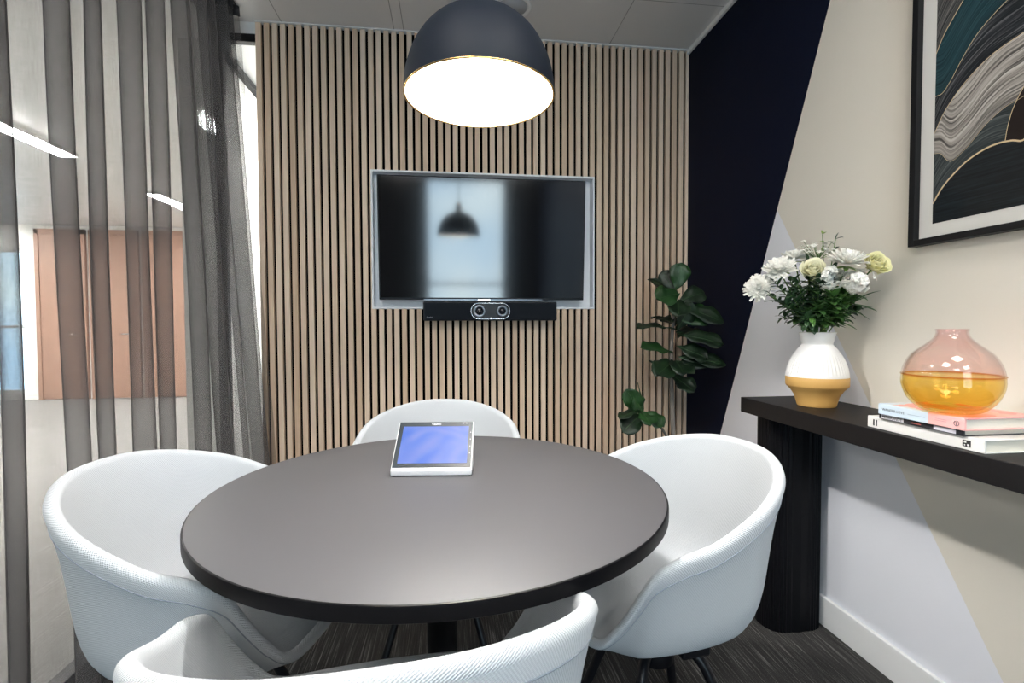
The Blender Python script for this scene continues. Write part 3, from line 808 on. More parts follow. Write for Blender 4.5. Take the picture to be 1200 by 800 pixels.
# ------------------------------------------------------------------ ceramic vase
VX, VY = 1.214, 1.515
cv = thing('ceramic_vase', 'white and ochre ceramic vase holding the bouquet on the console', 'vase', (VX, VY, CZ1))
M['ceramic_white'] = pbr('ceramic_white', (.72, .72, .71), .55, var=.02)
M['ceramic_ochre'] = pbr('ceramic_ochre', (.56, .33, .10), .55, var=.1, bump=.2, bscale=120)
up = vprof([(.092, .098), (.0915, .108), (.087, .130), (.076, .160), (.060, .186), (.047, .202), (.0455, .208), (.049, .222), (.0545, .244)], 5)
def flute(r, z, a):
    k = max(0, min(1, (z - .104) / .01)) * max(0, min(1, (.176 - z) / .02))
    return r * (1 - .030 * k * (abs(math.sin(a * 23))))
bm = B(); lathe(bm, up, 276, flute=flute); lathe(bm, [(.0545, .244), (.0535, .2455), (.0515, .2445), (.046, .222), (.042, .207), (.044, .2), (.06, .17), (.07, .13), (.05, .02), (.001, .015)], 96); obj('body', bm, M['ceramic_white'], cv)
bm = B(); lathe(bm, [(.001, 0), (.056, 0), (.058, .003), (.060, .012), (.066, .034), (.077, .052), (.080, .056), (.0905, .066), (.0925, .070), (.093, .094), (.0918, .098), (.088, .0985)], 96); obj('ochre_base', bm, M['ceramic_ochre'], cv, label='ochre glazed lower half')
smooth_by_angle(bpy.data.objects['ochre_base'], 40)

# ------------------------------------------------------------------ bouquet
def m_leaf(name, a, b, rough=.4):
    t = NT(name); bs = t.bsdf(Roughness=rough); tc = t.n('ShaderNodeTexCoord')
    nz = t.n('ShaderNodeTexNoise', Scale=18, Detail=3); t.l(tc.outputs['Object'], nz.inputs[0])
    r = t.n('ShaderNodeValToRGB'); r.color_ramp.elements[0].position = .35; r.color_ramp.elements[1].position = .65
    r.color_ramp.elements[0].color = c4(a); r.color_ramp.elements[1].color = c4(b); t.l(nz.outputs[0], r.inputs[0]); t.l(r.outputs[0], bs.inputs[0])
    bs.inputs['Subsurface Weight'].default_value = 0
    return t.m
M['green'] = m_leaf('leaf_green', (.03, .085, .02), (.07, .17, .035))
M['green_dark'] = m_leaf('leaf_dark', (.012, .035, .014), (.028, .075, .025))
M['green_lime'] = m_leaf('leaf_lime', (.16, .26, .05), (.30, .40, .10))
M['stem'] = m_leaf('stem_green', (.05, .12, .02), (.12, .22, .05))
M['petal_white'] = pbr('petal_white', (.86, .84, .77), .6, var=.04)
M['petal_cream'] = pbr('petal_cream', (.80, .77, .55), .6, var=.06)
M['petal_yellow'] = pbr('petal_yellow', (.76, .72, .40), .6, var=.08)
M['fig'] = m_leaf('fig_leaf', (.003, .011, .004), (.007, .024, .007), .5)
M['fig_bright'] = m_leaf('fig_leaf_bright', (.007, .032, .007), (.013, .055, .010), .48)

M['fig_rib'] = pbr('fig_rib', (.03, .075, .02), .5)
def frame(d, upv=Vector((0, 0, 1))):
    d = Vector(d).normalized(); s = d.cross(upv)
    if s.length < .05: s = d.cross(Vector((1, 0, 0)))
    s.normalize(); n = s.cross(d).normalized()
    return d, s, n
def leaf(bm, base, d, L, W, bend=.25, fold=.15, shape='lance', up=Vector((0, 0, 1)), nseg=7, wav=0, mi=0, roll=0):
    """leaf blade starting at base growing along d, arching down by bend*L"""
    d, s, n = frame(d, up)
    if roll: 
        R = Matrix.Rotation(roll, 3, d); s = R @ s; n = R @ n
    rows = []
    ph = random.random() * 6
    for i in range(nseg + 1):
        t = i / nseg
        if shape == 'lance': w = math.sin(PI * min(1, t * .97 + .03)) ** .8 * (1 - .25 * t)
        elif shape == 'oval': w = math.sin(PI * (t ** .9)) ** .6
        elif shape == 'fiddle': w = (math.sin(PI * t ** 1.35) ** .55) * (.62 + .42 * t) if 0 < t < 1 else 0
        else: w = .25 + .75 * math.sin(PI * (t * .8 + .02)) 
        w = max(w, .02 if shape != 'petal' else .1) * W / 2
        p = Vector(base) + d * (L * t * (1 - .15 * bend * t)) - n * (bend * L * t * t)
        row = []
        for k in (-1, -.5, 0, .5, 1):
            q = p + s * (w * k) + n * (fold * w * (abs(k) ** 1.2)) + n * (wav * W * .06 * math.sin(ph + t * 13 + k * 2) * abs(k))
            row.append(bm.verts.new(q))
        rows.append(row)
    for a, b in zip(rows, rows[1:]):
        for k in range(4):
            bm.faces.new((a[k], a[k + 1], b[k + 1], b[k])).material_index = mi
    return bm
def thicken(o, th=.0006):
    m = o.modifiers.new('s', 'SOLIDIFY'); m.thickness = th; m.offset = 0; return o

def bloom_mum(bm, c, axis, R, n=110, mi=0):
    d, s, nn = frame(axis)
    for k in range(n):
        lay = k / n; a = k * 2.39996
        el = .10 + 1.15 * lay ** 1.2                # outer petals lie flat, inner ones stand
        dirv = (s * math.cos(a) + nn * math.sin(a)) * math.cos(el) + d * math.sin(el)
        L = R * (1.0 - .45 * lay) * random.uniform(.88, 1.08)
        leaf(bm, c + dirv * R * .06, dirv, L, R * .20, bend=random.uniform(-.25, .12), fold=.5, shape='petal', up=d, nseg=4, mi=mi)
def bloom_rose(bm, c, axis, R, mi=0, n=22, open_=1.0):
    d, s, nn = frame(axis)
    for k in range(n):
        t = k / (n - 1); a = k * 2.39996 + random.uniform(-.2, .2)
        rr = R * (.10 + .80 * t ** .8)              # radius of the cup at this petal
        hgt = R * (1.25 - .35 * t)
        span = 1.15 - .25 * t
        rows = []
        for i in range(6):
            v = i / 5; ring = []
            flare = .25 + .75 * math.sin(v * PI * .5) + (t ** 2 * .28 * open_) * v ** 3
            for j in range(7):
                u = (j / 6 - .5) * 2
                wv = (1 - (abs(u) ** 3) * .35 * v)
                aa = a + u * span * (.6 + .4 * v)
                r = rr * flare * (1 + .04 * math.sin(u * 5 + k))
                z = -R * .75 + hgt * 1.15 * v * wv
                ring.append(bm.verts.new(c + (s * math.cos(aa) + nn * math.sin(aa)) * r + d * z))
            rows.append(ring)
        for p, q in zip(rows, rows[1:]):
            for j in range(6): bm.faces.new((p[j], p[j + 1], q[j + 1], q[j])).material_index = mi
def floret(bm, c, axis, R, mi=0, n=6):
    d, s, nn = frame(axis); a0 = random.random() * 6
    for k in range(n):
        a = a0 + k * 2 * PI / n; dirv = (s * math.cos(a) + nn * math.sin(a)) * .9 + d * random.uniform(.1, .6)
        leaf(bm, c, dirv.normalized(), R, R * .95, bend=.3, fold=.3, shape='oval', up=d, nseg=3, mi=mi, wav=1.5)
vase_in = Vector((VX, VY, CZ1 + .05))
def stem_to(bm, top, r=.0022, mouth=None, sag=.02):
    top = Vector(top)
    dx = Vector((top.x - VX, top.y - VY, 0)); dx = dx.normalized() if dx.length > .01 else Vector((0, 0, 0))
    m = Vector((VX, VY, CZ1 + .243)) + dx * random.uniform(.010, .032)
    lo = Vector((VX, VY, CZ1 + .06)) - dx * .02
    mid = m.lerp(top, .5) + Vector((0, 0, .012))
    p = crom([lo, m, mid, top], 6); tube(bm, p, r, 7); return p

def flower(name, label, cat, kind, c, axis, R, mat, leafmat, group, nleaf=2):
    c = Vector(c); axis = Vector(axis).normalized()
    f = thing(name, label, cat, (VX, VY, CZ1 + .06), group=group)
    inv = Matrix.Translation(-Vector(f.location))
    bm = B(); p = stem_to(bm, c - axis * R * .35); bmesh.ops.transform(bm, matrix=inv, verts=bm.verts); obj('stem', bm, M['stem'], f)
    bm = B()
    if kind == 'mum': bloom_mum(bm, c - axis * R * .15, axis, R)
    elif kind == 'rose': bloom_rose(bm, c, axis, R)
    elif kind == 'stock':
        for k in range(30):
            v = Vector((random.gauss(0, 1), random.gauss(0, 1), random.gauss(0, 1))).normalized()
            floret(bm, c + v * R * random.uniform(.5, .95), v, R * .36, n=5)
    elif kind == 'spray':
        for k in range(22):
            v = Vector((random.uniform(-1, 1), random.uniform(-1, 1), random.uniform(-.5, .7)))
            q = c + Vector((v.x * R, v.y * R * .7, v.z * R * .7)); floret(bm, q, (v.x * .3, v.y * .3 - .2, 1), R * .22, n=5)
            tube(bm, [c - Vector((0, 0, R * .8)), q], .0006, 4, mi=1)
    bmesh.ops.transform(bm, matrix=inv, verts=bm.verts)
    thicken(obj('bloom', bm, [mat, M['stem']], f), .0005)
    if kind in ('mum', 'rose'):
        bm = B()
        for k in range(6):
            a = k * PI / 3; d, s, nn = frame(axis); dv = (s * math.cos(a) + nn * math.sin(a)) - d * .1
            leaf(bm, c - axis * R * (.75 if kind == 'rose' else .3), dv, R * .55, R * .28, bend=-.4 if kind == 'rose' else .1, up=axis, nseg=3)
        bmesh.ops.transform(bm, matrix=inv, verts=bm.verts); thicken(obj('sepals', bm, M['green_lime'], f), .0005)
    for k in range(nleaf):
        i = int(len(p) * random.uniform(.42, .8)); q = p[min(i, len(p) - 1)]
        o_ = Vector((q.x - VX, q.y - VY, 0)); ang_ = math.atan2(o_.y, o_.x) + random.uniform(-1.6, 1.6)
        dv = Vector((math.cos(ang_), math.sin(ang_), random.uniform(.0, .8)))
        bm = B(); leaf(bm, q, dv, random.uniform(.05, .085), random.uniform(.018, .03), bend=random.uniform(.2, .5), fold=.3, wav=.6)
        bmesh.ops.transform(bm, matrix=inv, verts=bm.verts)
        for v in bm.verts:
            if v.co.x + VX > XR - .008: v.co.x = XR - .008 - VX
        thicken(obj('leaf', bm, leafmat, f), .0005)
    return f
G = 'white and cream cut flowers in the ceramic vase'
flower('rose', 'open cream rose at the centre front of the bouquet', 'flower', 'rose', (1.150, 1.455, 1.280), (-.45, -.8, .45), .036, M['petal_cream'], M['green'], G, 3)
flower('rose', 'pale yellow rose bud sticking out at the far right of the bouquet', 'flower', 'rose', (1.285, 1.362, 1.288), (-.15, -.9, .45), .036, M['petal_yellow'], M['green'], G, 1)
flower('chrysanthemum', 'wide white chrysanthemum at upper right of the bouquet, beside the yellow bud', 'flower', 'mum', (1.215, 1.395, 1.300), (-.05, -.35, 1), .064, M['petal_white'], M['green'], G, 3)
flower('chrysanthemum', 'white chrysanthemum at upper left of the bouquet, left of the cream rose', 'flower', 'mum', (1.110, 1.565, 1.292), (-.65, -.55, .8), .056, M['petal_white'], M['green'], G, 2)
flower('chrysanthemum', 'lowest white chrysanthemum, drooping at the left edge of the bouquet', 'flower', 'mum', (1.060, 1.600, 1.232), (-.8, -.7, .35), .052, M['petal_white'], M['green'], G, 2)
flower('chrysanthemum', 'white chrysanthemum at the back of the bouquet, behind the others', 'flower', 'mum', (1.175, 1.580, 1.335), (-.2, -.1, 1), .050, M['petal_white'], M['green_dark'], G, 1)
flower('stock_flower', 'ruffled white blossom cluster just right of the cream rose', 'flower', 'stock', (1.190, 1.425, 1.250), (0, 0, 1), .042, M['petal_white'], M['green'], G, 3)
flower('stock_flower', 'ruffled white blossom cluster below the wide chrysanthemum, lower right of the bouquet', 'flower', 'stock', (1.235, 1.380, 1.235), (0, 0, 1), .044, M['petal_white'], M['green'], G, 3)
flower('filler_flower', 'loose spray of tiny white blossoms at the top of the bouquet', 'flower', 'spray', (1.215, 1.520, 1.358), (0, 0, 1), .050, M['petal_white'], M['green_lime'], G, 3)
def sprig(label, top, mat, n=12, L=.022, W=.011, shape='oval', group='leafy green sprigs in the bouquet', start=.35, r=.0016):
    f = thing('greenery_sprig', label, 'greenery', (VX, VY, CZ1 + .06), group=group)
    inv = Matrix.Translation(-Vector(f.location))
    bm = B(); p = stem_to(bm, top, r); bmesh.ops.transform(bm, matrix=inv, verts=bm.verts); obj('stem', bm, M['stem'], f)
    bm = B()
    for k in range(n):
        t = start + (1 - start) * (k / (n - 1)); i = min(int(t * (len(p) - 1)), len(p) - 2); q = p[i].lerp(p[i + 1], t * (len(p) - 1) - i)
        tg = (p[i + 1] - p[i]).normalized(); d, s, nn = frame(tg); a = k * 2.4
        dv = (s * math.cos(a) + nn * math.sin(a)) * .9 + tg * .6
        sc = random.uniform(.75, 1.2)
        leaf(bm, q, dv, L * sc, W * sc, bend=random.uniform(0, .3), fold=.25, shape=shape, nseg=5)
    leaf(bm, p[-1], (p[-1] - p[-2]), L, W, shape=shape, nseg=5)
    bmesh.ops.transform(bm, matrix=inv, verts=bm.verts)
    for v in bm.verts:
        if v.co.x + VX > XR - .008: v.co.x = XR - .008 - VX
        if v.co.z < CZ1 + .003 - (CZ1 + .06): v.co.z = CZ1 + .003 - (CZ1 + .06)
    thicken(obj('leaves', bm, mat, f), .0005)
sprig('dark small-leaved sprig rising at the top right of the bouquet', (1.262, 1.500, 1.385), M['green_dark'], 16, .024, .012)
sprig('small-leaved sprig with pale green tips at the very top of the bouquet', (1.215, 1.500, 1.400), M['green_lime'], 12, .016, .010)
sprig('small-leaved sprig reaching out at the left, over the lowest chrysanthemum', (1.070, 1.560, 1.210), M['green_dark'], 20, .022, .011)
sprig('dark sprig low at the left of the bouquet, over the vase shoulder', (1.110, 1.540, 1.130), M['green_dark'], 16, .03, .014, start=.5)
sprig('sprig low at the right of the bouquet, touching the wall', (1.300, 1.440, 1.150), M['green_dark'], 18, .034, .016, start=.4)
sprig('dense dark sprig in the middle left of the bouquet', (1.125, 1.520, 1.215), M['green_dark'], 26, .026, .013)
sprig('dense dark sprig in the heart of the bouquet under the cream rose', (1.160, 1.470, 1.200), M['green_dark'], 26, .036, .016)
sprig('sprig with long bright leaves fanning out at the lower right of the bouquet', (1.265, 1.420, 1.175), M['green'], 12, .075, .02, 'lance', start=.4)
sprig('sprig with long bright leaves at the front of the bouquet above the vase rim', (1.205, 1.430, 1.165), M['green'], 12, .075, .02, 'lance', start=.4)
sprig('sprig with long leaves hanging over the vase rim at the left', (1.150, 1.470, 1.140), M['green'], 10, .06, .018, 'lance', start=.4)
sprig('dark leafy sprig at the back right of the bouquet', (1.275, 1.530, 1.260), M['green_dark'], 24, .036, .018)
sprig('dark leafy sprig at the back of the bouquet behind the white blossoms', (1.210, 1.560, 1.280), M['green_dark'], 26, .036, .018)

FILL = 'dark green leafy filler stem packed among the other stems of the bouquet'
for i, (x, y, z_, L__, m_) in enumerate([(1.10, 1.52, 1.17, .040, 0), (1.12, 1.49, 1.235, .034, 0), (1.155, 1.44, 1.235, .040, 0), (1.19, 1.42, 1.19, .045, 1), (1.24, 1.40, 1.20, .045, 1), (1.27, 1.43, 1.23, .036, 0), (1.22, 1.46, 1.27, .040, 0),
        (1.14, 1.55, 1.25, .036, 0), (1.18, 1.52, 1.31, .034, 0), (1.105, 1.50, 1.20, .030, 0), (1.17, 1.45, 1.15, .045, 1), (1.29, 1.46, 1.17, .045, 0), (1.25, 1.47, 1.13, .045, 1), (1.13, 1.46, 1.12, .04, 0), (1.20, 1.50, 1.23, .045, 0), (1.085, 1.55, 1.245, .028, 0)]):
    sprig(FILL, (x, y, z_), M['green'] if m_ else M['green_dark'], 30, L__, L__ * .52, group='dark filler stems in the bouquet', start=.38)

# ------------------------------------------------------------------ fiddle-leaf fig
fig = thing('potted_fig', 'tall dark fiddle-leaf fig plant in the corner between slat wall and navy wall', 'plant', (1.085, 2.30, 0))
fo = Vector((1.085, 2.30, 0))
M['pot'] = pbr('pot_grey', (.12, .12, .125), .6); M['soil'] = pbr('soil', (.03, .02, .015), .95, bump=1, bscale=60)
bm = B(); lathe(bm, [(.001, 0), (.105, 0), (.112, .004), (.150, .27), (.152, .285), (.143, .285), (.140, .262)], 64); obj('pot', bm, M['pot'], fig)
bm = B(); lathe(bm, [(.1405, .255), (.08, .263), (.001, .266)], 40); obj('soil', bm, M['soil'], fig)
M['bark'] = pbr('bark', (.16, .14, .12), .8, bump=.8, bscale=70)
tr_ = crom([(0, 0, .255), (-.004, .0, .5), (-.016, 0, .815), (-.018, 0, 1.0), (.0, .01, 1.18), (.008, .01, 1.32)], 6)
bm = B(); tube(bm, tr_, [.0135 - .008 * i / len(tr_) for i in range(len(tr_))], 12); obj('trunk', bm, M['bark'], fig)
br = crom([(.004, 0, .40), (-.03, -.01, .53), (-.09, -.03, .62), (-.15, -.04, .655), (-.20, -.04, .70)], 5)
bm = B(); tube(bm, br, [.007 - .003 * i / len(br) for i in range(len(br))], 8); obj('branch', bm, M['bark'], fig)
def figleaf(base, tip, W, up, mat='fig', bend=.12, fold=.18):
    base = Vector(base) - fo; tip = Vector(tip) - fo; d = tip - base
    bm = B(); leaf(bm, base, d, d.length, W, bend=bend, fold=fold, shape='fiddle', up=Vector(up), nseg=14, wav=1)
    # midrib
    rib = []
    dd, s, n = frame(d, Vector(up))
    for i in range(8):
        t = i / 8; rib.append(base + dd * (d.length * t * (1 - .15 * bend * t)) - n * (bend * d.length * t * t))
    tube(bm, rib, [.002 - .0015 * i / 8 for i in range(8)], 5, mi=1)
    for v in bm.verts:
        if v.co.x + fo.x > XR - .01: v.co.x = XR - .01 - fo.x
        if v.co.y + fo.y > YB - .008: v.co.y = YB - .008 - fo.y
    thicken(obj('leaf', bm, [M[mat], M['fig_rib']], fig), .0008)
V_ = (-.3, -1, .3)
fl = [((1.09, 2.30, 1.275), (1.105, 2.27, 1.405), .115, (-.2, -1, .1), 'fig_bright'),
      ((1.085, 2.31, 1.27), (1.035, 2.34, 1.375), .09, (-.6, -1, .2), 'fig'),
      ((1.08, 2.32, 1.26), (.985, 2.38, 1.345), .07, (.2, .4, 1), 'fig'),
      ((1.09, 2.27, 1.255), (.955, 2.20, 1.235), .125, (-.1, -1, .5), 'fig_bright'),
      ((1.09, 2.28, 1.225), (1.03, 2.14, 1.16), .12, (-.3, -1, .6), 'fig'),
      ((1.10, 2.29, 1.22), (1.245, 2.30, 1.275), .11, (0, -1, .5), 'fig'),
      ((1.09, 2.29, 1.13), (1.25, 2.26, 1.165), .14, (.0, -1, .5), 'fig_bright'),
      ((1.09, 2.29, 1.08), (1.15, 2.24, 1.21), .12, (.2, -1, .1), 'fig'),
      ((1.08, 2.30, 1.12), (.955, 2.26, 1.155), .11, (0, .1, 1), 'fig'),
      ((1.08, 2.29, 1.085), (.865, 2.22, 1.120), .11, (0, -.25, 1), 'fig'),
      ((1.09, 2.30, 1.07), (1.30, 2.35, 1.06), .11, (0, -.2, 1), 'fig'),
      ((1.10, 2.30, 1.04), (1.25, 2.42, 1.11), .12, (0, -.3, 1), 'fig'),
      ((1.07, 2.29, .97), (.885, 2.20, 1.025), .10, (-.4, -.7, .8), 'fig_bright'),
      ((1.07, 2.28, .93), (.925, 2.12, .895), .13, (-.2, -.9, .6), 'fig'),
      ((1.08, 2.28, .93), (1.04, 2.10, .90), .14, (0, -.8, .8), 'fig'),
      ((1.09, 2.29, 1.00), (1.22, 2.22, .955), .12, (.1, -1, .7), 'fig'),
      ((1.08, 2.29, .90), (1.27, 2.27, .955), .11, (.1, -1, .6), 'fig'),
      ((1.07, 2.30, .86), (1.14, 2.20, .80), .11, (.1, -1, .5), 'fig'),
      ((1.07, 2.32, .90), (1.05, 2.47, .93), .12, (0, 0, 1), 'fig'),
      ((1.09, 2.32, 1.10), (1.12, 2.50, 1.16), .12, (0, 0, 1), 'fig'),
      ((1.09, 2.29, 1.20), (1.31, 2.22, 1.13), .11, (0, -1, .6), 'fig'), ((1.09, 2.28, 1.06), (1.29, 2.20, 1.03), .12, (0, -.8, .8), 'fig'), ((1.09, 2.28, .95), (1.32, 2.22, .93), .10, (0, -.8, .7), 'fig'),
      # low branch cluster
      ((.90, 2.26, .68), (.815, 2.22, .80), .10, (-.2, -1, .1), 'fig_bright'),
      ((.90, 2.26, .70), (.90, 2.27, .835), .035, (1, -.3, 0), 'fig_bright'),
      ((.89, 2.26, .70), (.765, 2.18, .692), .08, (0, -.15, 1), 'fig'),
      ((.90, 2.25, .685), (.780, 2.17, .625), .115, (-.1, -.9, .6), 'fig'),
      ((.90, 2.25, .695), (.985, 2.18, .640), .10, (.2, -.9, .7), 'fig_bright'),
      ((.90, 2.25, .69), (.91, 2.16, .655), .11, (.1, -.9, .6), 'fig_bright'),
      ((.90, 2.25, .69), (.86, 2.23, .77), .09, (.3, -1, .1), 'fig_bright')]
for a in fl: figleaf(*a)

# ------------------------------------------------------------------ framed print
AY0, AY1, AZ0, AZ1 = .56, 1.304, 1.328, 2.36     # near, far, bottom, top
art = thing('framed_print', 'abstract print of teal, cream and black waves with gold lines in a black frame', 'picture', (XR - .001, (AY0 + AY1) / 2, AZ0))
ayc = (AY0 + AY1) / 2
bm = B()
FW = .018; D0 = -.030
hwY = (AY1 - AY0) / 2; hz_ = AZ1 - AZ0
for lo, hi in (((D0, -hwY, 0), (0, -hwY + FW, hz_)), ((D0, hwY - FW, 0), (0, hwY, hz_)), ((D0, -hwY + FW, 0), (0, hwY - FW, FW)), ((D0, -hwY + FW, hz_ - FW), (0, hwY - FW, hz_))): box(bm, lo, hi, .0008)
obj('frame', bm, M['black_frame'], art, False)
M['mat_board'] = pbr('mat_board', (.66, .64, .60), .7, coat=1, coat_r=.02, var=.02)
bm = B(); box(bm, (-.012, -hwY + FW, FW), (-.002, hwY - FW, hz_ - FW)); obj('mat_board', bm, M['mat_board'], art, False)
# the print: thin coloured regions; coordinates u along the wall from the far side, v up from the bottom of the print
IY1, IZ0 = 1.246, 1.385; IY0, IZ1 = AY0 + .06, AZ1 - .06
def m_art(name, cols, scale=5, gloss=1):
    t = NT(name); b = t.bsdf(Roughness=.6); b.inputs['Specular IOR Level'].default_value = .1; b.inputs['Coat Weight'].default_value = gloss * .45; b.inputs['Coat Roughness'].default_value = .02
    uv = t.n('ShaderNodeUVMap'); w = t.n('ShaderNodeTexNoise', Scale=scale, Detail=3, Roughness=.5, Distortion=.6)
    mp = t.n('ShaderNodeMapping'); mp.inputs['Scale'].default_value = (1.2, 40, 1); t.l(uv.outputs[0], mp.inputs[0]); t.l(mp.outputs[0], w.inputs[0])
    r = t.n('ShaderNodeValToRGB'); cr = r.color_ramp
    cr.elements[0].position = .36; cr.elements[0].color = c4(cols[0]); cr.elements[1].position = .66; cr.elements[1].color = c4(cols[-1])
    for i, c in enumerate(cols[1:-1]): cr.elements.new(.36 + .30 * (i + 1) / (len(cols) - 1)).color = c4(c)
    t.l(w.outputs[0], r.inputs[0]); t.l(r.outputs[0], b.inputs[0]); return t.m
AM = [m_art('print_grey', [(.012, .013, .014), (.06, .06, .06), (.16, .15, .14)]),
      m_art('print_teal', [(.007, .022, .028), (.013, .042, .052), (.022, .060, .072)]),
      m_art('print_slate', [(.008, .010, .012), (.02, .022, .026), (.11, .11, .115)]),
      m_art('print_cream', [(.07, .065, .06), (.28, .255, .23), (.50, .46, .42)], 4),
      m_art('print_moss', [(.018, .024, .026), (.04, .05, .052), (.09, .10, .10)]),
      m_art('print_black', [(.006, .008, .010), (.009, .012, .015), (.012, .018, .022)]),
      m_art('print_umber', [(.010, .007, .007), (.016, .011, .010), (.02, .014, .012)]),
      pbr('print_gold', (.62, .47, .27), .4, coat=1)]
# contour lines, as (distance from the print's far edge, height above its lower edge) in metres
def C(*p): return [Vector((a, b, 0)) for a, b in crom([Vector((a, b, 0)) for a, b in p], 8) ] if False else [Vector((q.x, q.y, 0)) for q in crom([Vector((a, b, 0)) for a, b in p], 8)]
UW, VH = IY1 - IY0, IZ1 - IZ0
c1 = C((0, .468), (.02, .507), (.05, .545), (.09, .59), (.14, .63), (.25, .70), (.40, .74), (UW, .76))
c2 = C((0, .352), (.022, .353), (.045, .378), (.065, .408), (.105, .458), (.155, .492), (.195, .508), (.235, .512), (.30, .50), (.40, .53), (UW, .50))
c3 = C((0, .250), (.03, .302), (.08, .352), (.14, .388), (.20, .402), (.232, .404), (.32, .39), (.42, .40), (UW, .36))
c4_ = C((0, .195), (.02, .188), (.040, .163), (.058, .160), (.095, .185), (.135, .222), (.175, .245), (.205, .252), (.26, .262), (.34, .26), (.45, .27), (UW, .25))
c5 = C((0, .056), (.032, .100), (.085, .142), (.130, .160), (.165, .164), (.195, .160), (.218, .152), (.235, .168), (.255, .20), (.33, .24), (.45, .22), (UW, .16))
tri = C((.180, .160), (.186, .20), (.200, .245), (.235, .305), (.26, .33), (.30, .30), (.33, .24))
bm = B(); uvl = bm.loops.layers.uv.new('UVMap')
def put(u, v, lift): return (-.0125 - lift, (IY1 - ayc) - u, (IZ0 - AZ0) + v)
def interp(cv, u):
    for a, b in zip(cv, cv[1:]):
        if a.x <= u <= b.x: return a.y + (b.y - a.y) * ((u - a.x) / max(b.x - a.x, 1e-6))
    return cv[-1].y if u > cv[-1].x else cv[0].y
def band(lo, hi, mi, lift, N=90, K=6):
    g = []
    for i in range(N + 1):
        u = UW * i / N; a = lo(u); b = hi(u); b = max(a, min(b, VH)); a = min(a, VH)
        g.append([(u, a + (b - a) * k / K, k / K) for k in range(K + 1)])
    V = [[bm.verts.new(put(u, v, lift)) for u, v, k in r] for r in g]
    for i in range(N):
        for k in range(K):
            f = bm.faces.new((V[i][k], V[i + 1][k], V[i + 1][k + 1], V[i][k + 1])); f.material_index = mi
            for lp, (ii, kk) in zip(f.loops, ((i, k), (i + 1, k), (i + 1, k + 1), (i, k + 1))): lp[uvl].uv = (g[ii][kk][0], (g[ii][kk][1] - lo(g[ii][kk][0])) * .9)
F = lambda c: (lambda u: interp(c, u))
band(lambda u: 0, F(c5), 5, 0); band(F(c5), F(c4_), 4, 0); band(F(c4_), F(c3), 3, 0); band(F(c3), F(c2), 2, 0); band(F(c2), F(c1), 1, 0); band(F(c1), lambda u: VH, 0, 0)
# umber lobe
tv_ = [bm.verts.new(put(p.x, p.y, .0004)) for p in tri] + [bm.verts.new(put(u, interp(c5, u), .0004)) for u in (.29, .255, .235, .218, .2)]
bm.faces.new(tv_).material_index = 6
def ribbon(cv, w, lift=.0006):
    n_ = len(cv); a = []
    for i, p in enumerate(cv):
        t = (cv[min(i + 1, n_ - 1)] - cv[max(i - 1, 0)]).normalized(); nn = Vector((-t.y, t.x, 0)) * w / 2
        q0, q1 = p + nn, p - nn
        a.append((bm.verts.new(put(min(max(q0.x, 0), UW), min(q0.y, VH), lift)), bm.verts.new(put(min(max(q1.x, 0), UW), min(q1.y, VH), lift))))
    for p, q in zip(a, a[1:]):
        bm.faces.new((p[0], p[1], q[1], q[0])).material_index = 7
ribbon(c1, .0022); ribbon(c2, .0016); ribbon(c3, .0016); ribbon(c5, .0042); ribbon(tri, .0016); ribbon(c4_, .0008)
obj('print', bm, AM, art, False)

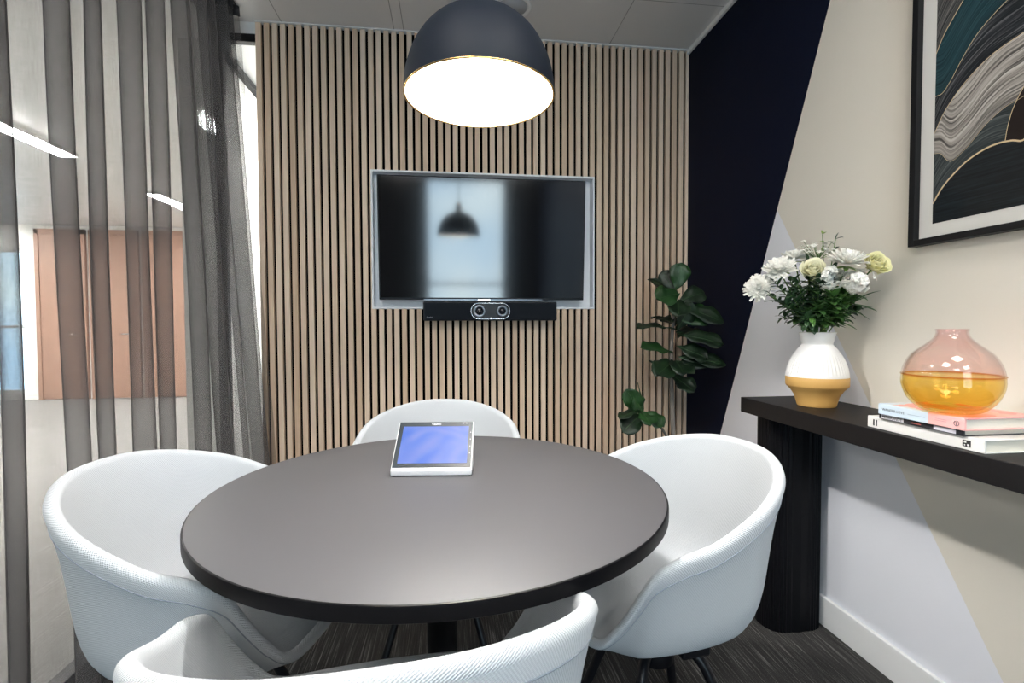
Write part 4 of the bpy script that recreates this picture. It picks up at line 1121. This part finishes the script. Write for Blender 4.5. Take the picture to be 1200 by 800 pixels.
# ------------------------------------------------------------------ light from outside
wd = bpy.data.worlds.new('World'); SC.world = wd; wd.use_nodes = True
nt = wd.node_tree; nt.nodes.clear()
bg = nt.nodes.new('ShaderNodeBackground'); ou = nt.nodes.new('ShaderNodeOutputWorld')
bg.inputs[1].default_value = 5.0
tcw = nt.nodes.new('ShaderNodeTexCoord'); nw = nt.nodes.new('ShaderNodeTexNoise'); nw.inputs['Scale'].default_value = 4.5; nw.inputs['Detail'].default_value = 2
rw = nt.nodes.new('ShaderNodeValToRGB'); rw.color_ramp.elements[0].position = .40; rw.color_ramp.elements[0].color = (.46, .68, .92, 1); rw.color_ramp.elements[1].position = .58; rw.color_ramp.elements[1].color = (.80, .93, 1, 1)
nt.links.new(tcw.outputs['Generated'], nw.inputs[0]); nt.links.new(nw.outputs[0], rw.inputs[0]); nt.links.new(rw.outputs[0], bg.inputs[0])
nt.links.new(bg.outputs[0], ou.inputs[0])
def area(name, loc, rot, sx, sy, power, col, portal=False):
    l = bpy.data.lights.new(name, 'AREA'); l.shape = 'RECTANGLE'; l.size = sx; l.size_y = sy; l.energy = power; l.color = col
    if portal: l.cycles.is_portal = True
    o = bpy.data.objects.new(name, l); o.location = loc; o.rotation_euler = rot; link(o); return o
area('window_portal', ((WX0 + WX1) / 2, YR - .12, 1.3), (PI / 2, 0, 0), WX1 - WX0, 2.6, 1, (1, 1, 1), True).rotation_euler = (PI / 2, 0, 0)

# ------------------------------------------------------------------ camera
f, pitch, yaw, roll, hz = 580.18, .0315, .1227, -.0037, 1.1031
cp, sp_, cy, sy = math.cos(pitch), math.sin(pitch), math.cos(yaw), math.sin(yaw)
fw = Vector((sy * cp, cy * cp, -sp_)); r_ = Vector((cy, -sy, 0)); u_ = r_.cross(fw)
rr = r_ * math.cos(roll) + u_ * math.sin(roll); uu = -r_ * math.sin(roll) + u_ * math.cos(roll)
cam = bpy.data.cameras.new('camera'); cam.sensor_width = 36; cam.lens = f * 36 / 1200; cam.clip_start = .02
co = bpy.data.objects.new('camera', cam)
co.matrix_world = Matrix(((rr.x, uu.x, -fw.x, 0), (rr.y, uu.y, -fw.y, 0), (rr.z, uu.z, -fw.z, hz), (0, 0, 0, 1)))
link(co); SC.camera = co

SC.view_settings.view_transform = 'Standard'; SC.view_settings.look = 'None'
SC.view_settings.exposure = .68; SC.view_settings.gamma = 1; SC.view_settings.use_curve_mapping = False
SC.cycles.use_denoising = True
SC.cycles.transparent_max_bounces = 32; SC.cycles.max_bounces = 10; SC.cycles.diffuse_bounces = 5; SC.cycles.sample_clamp_indirect = 6
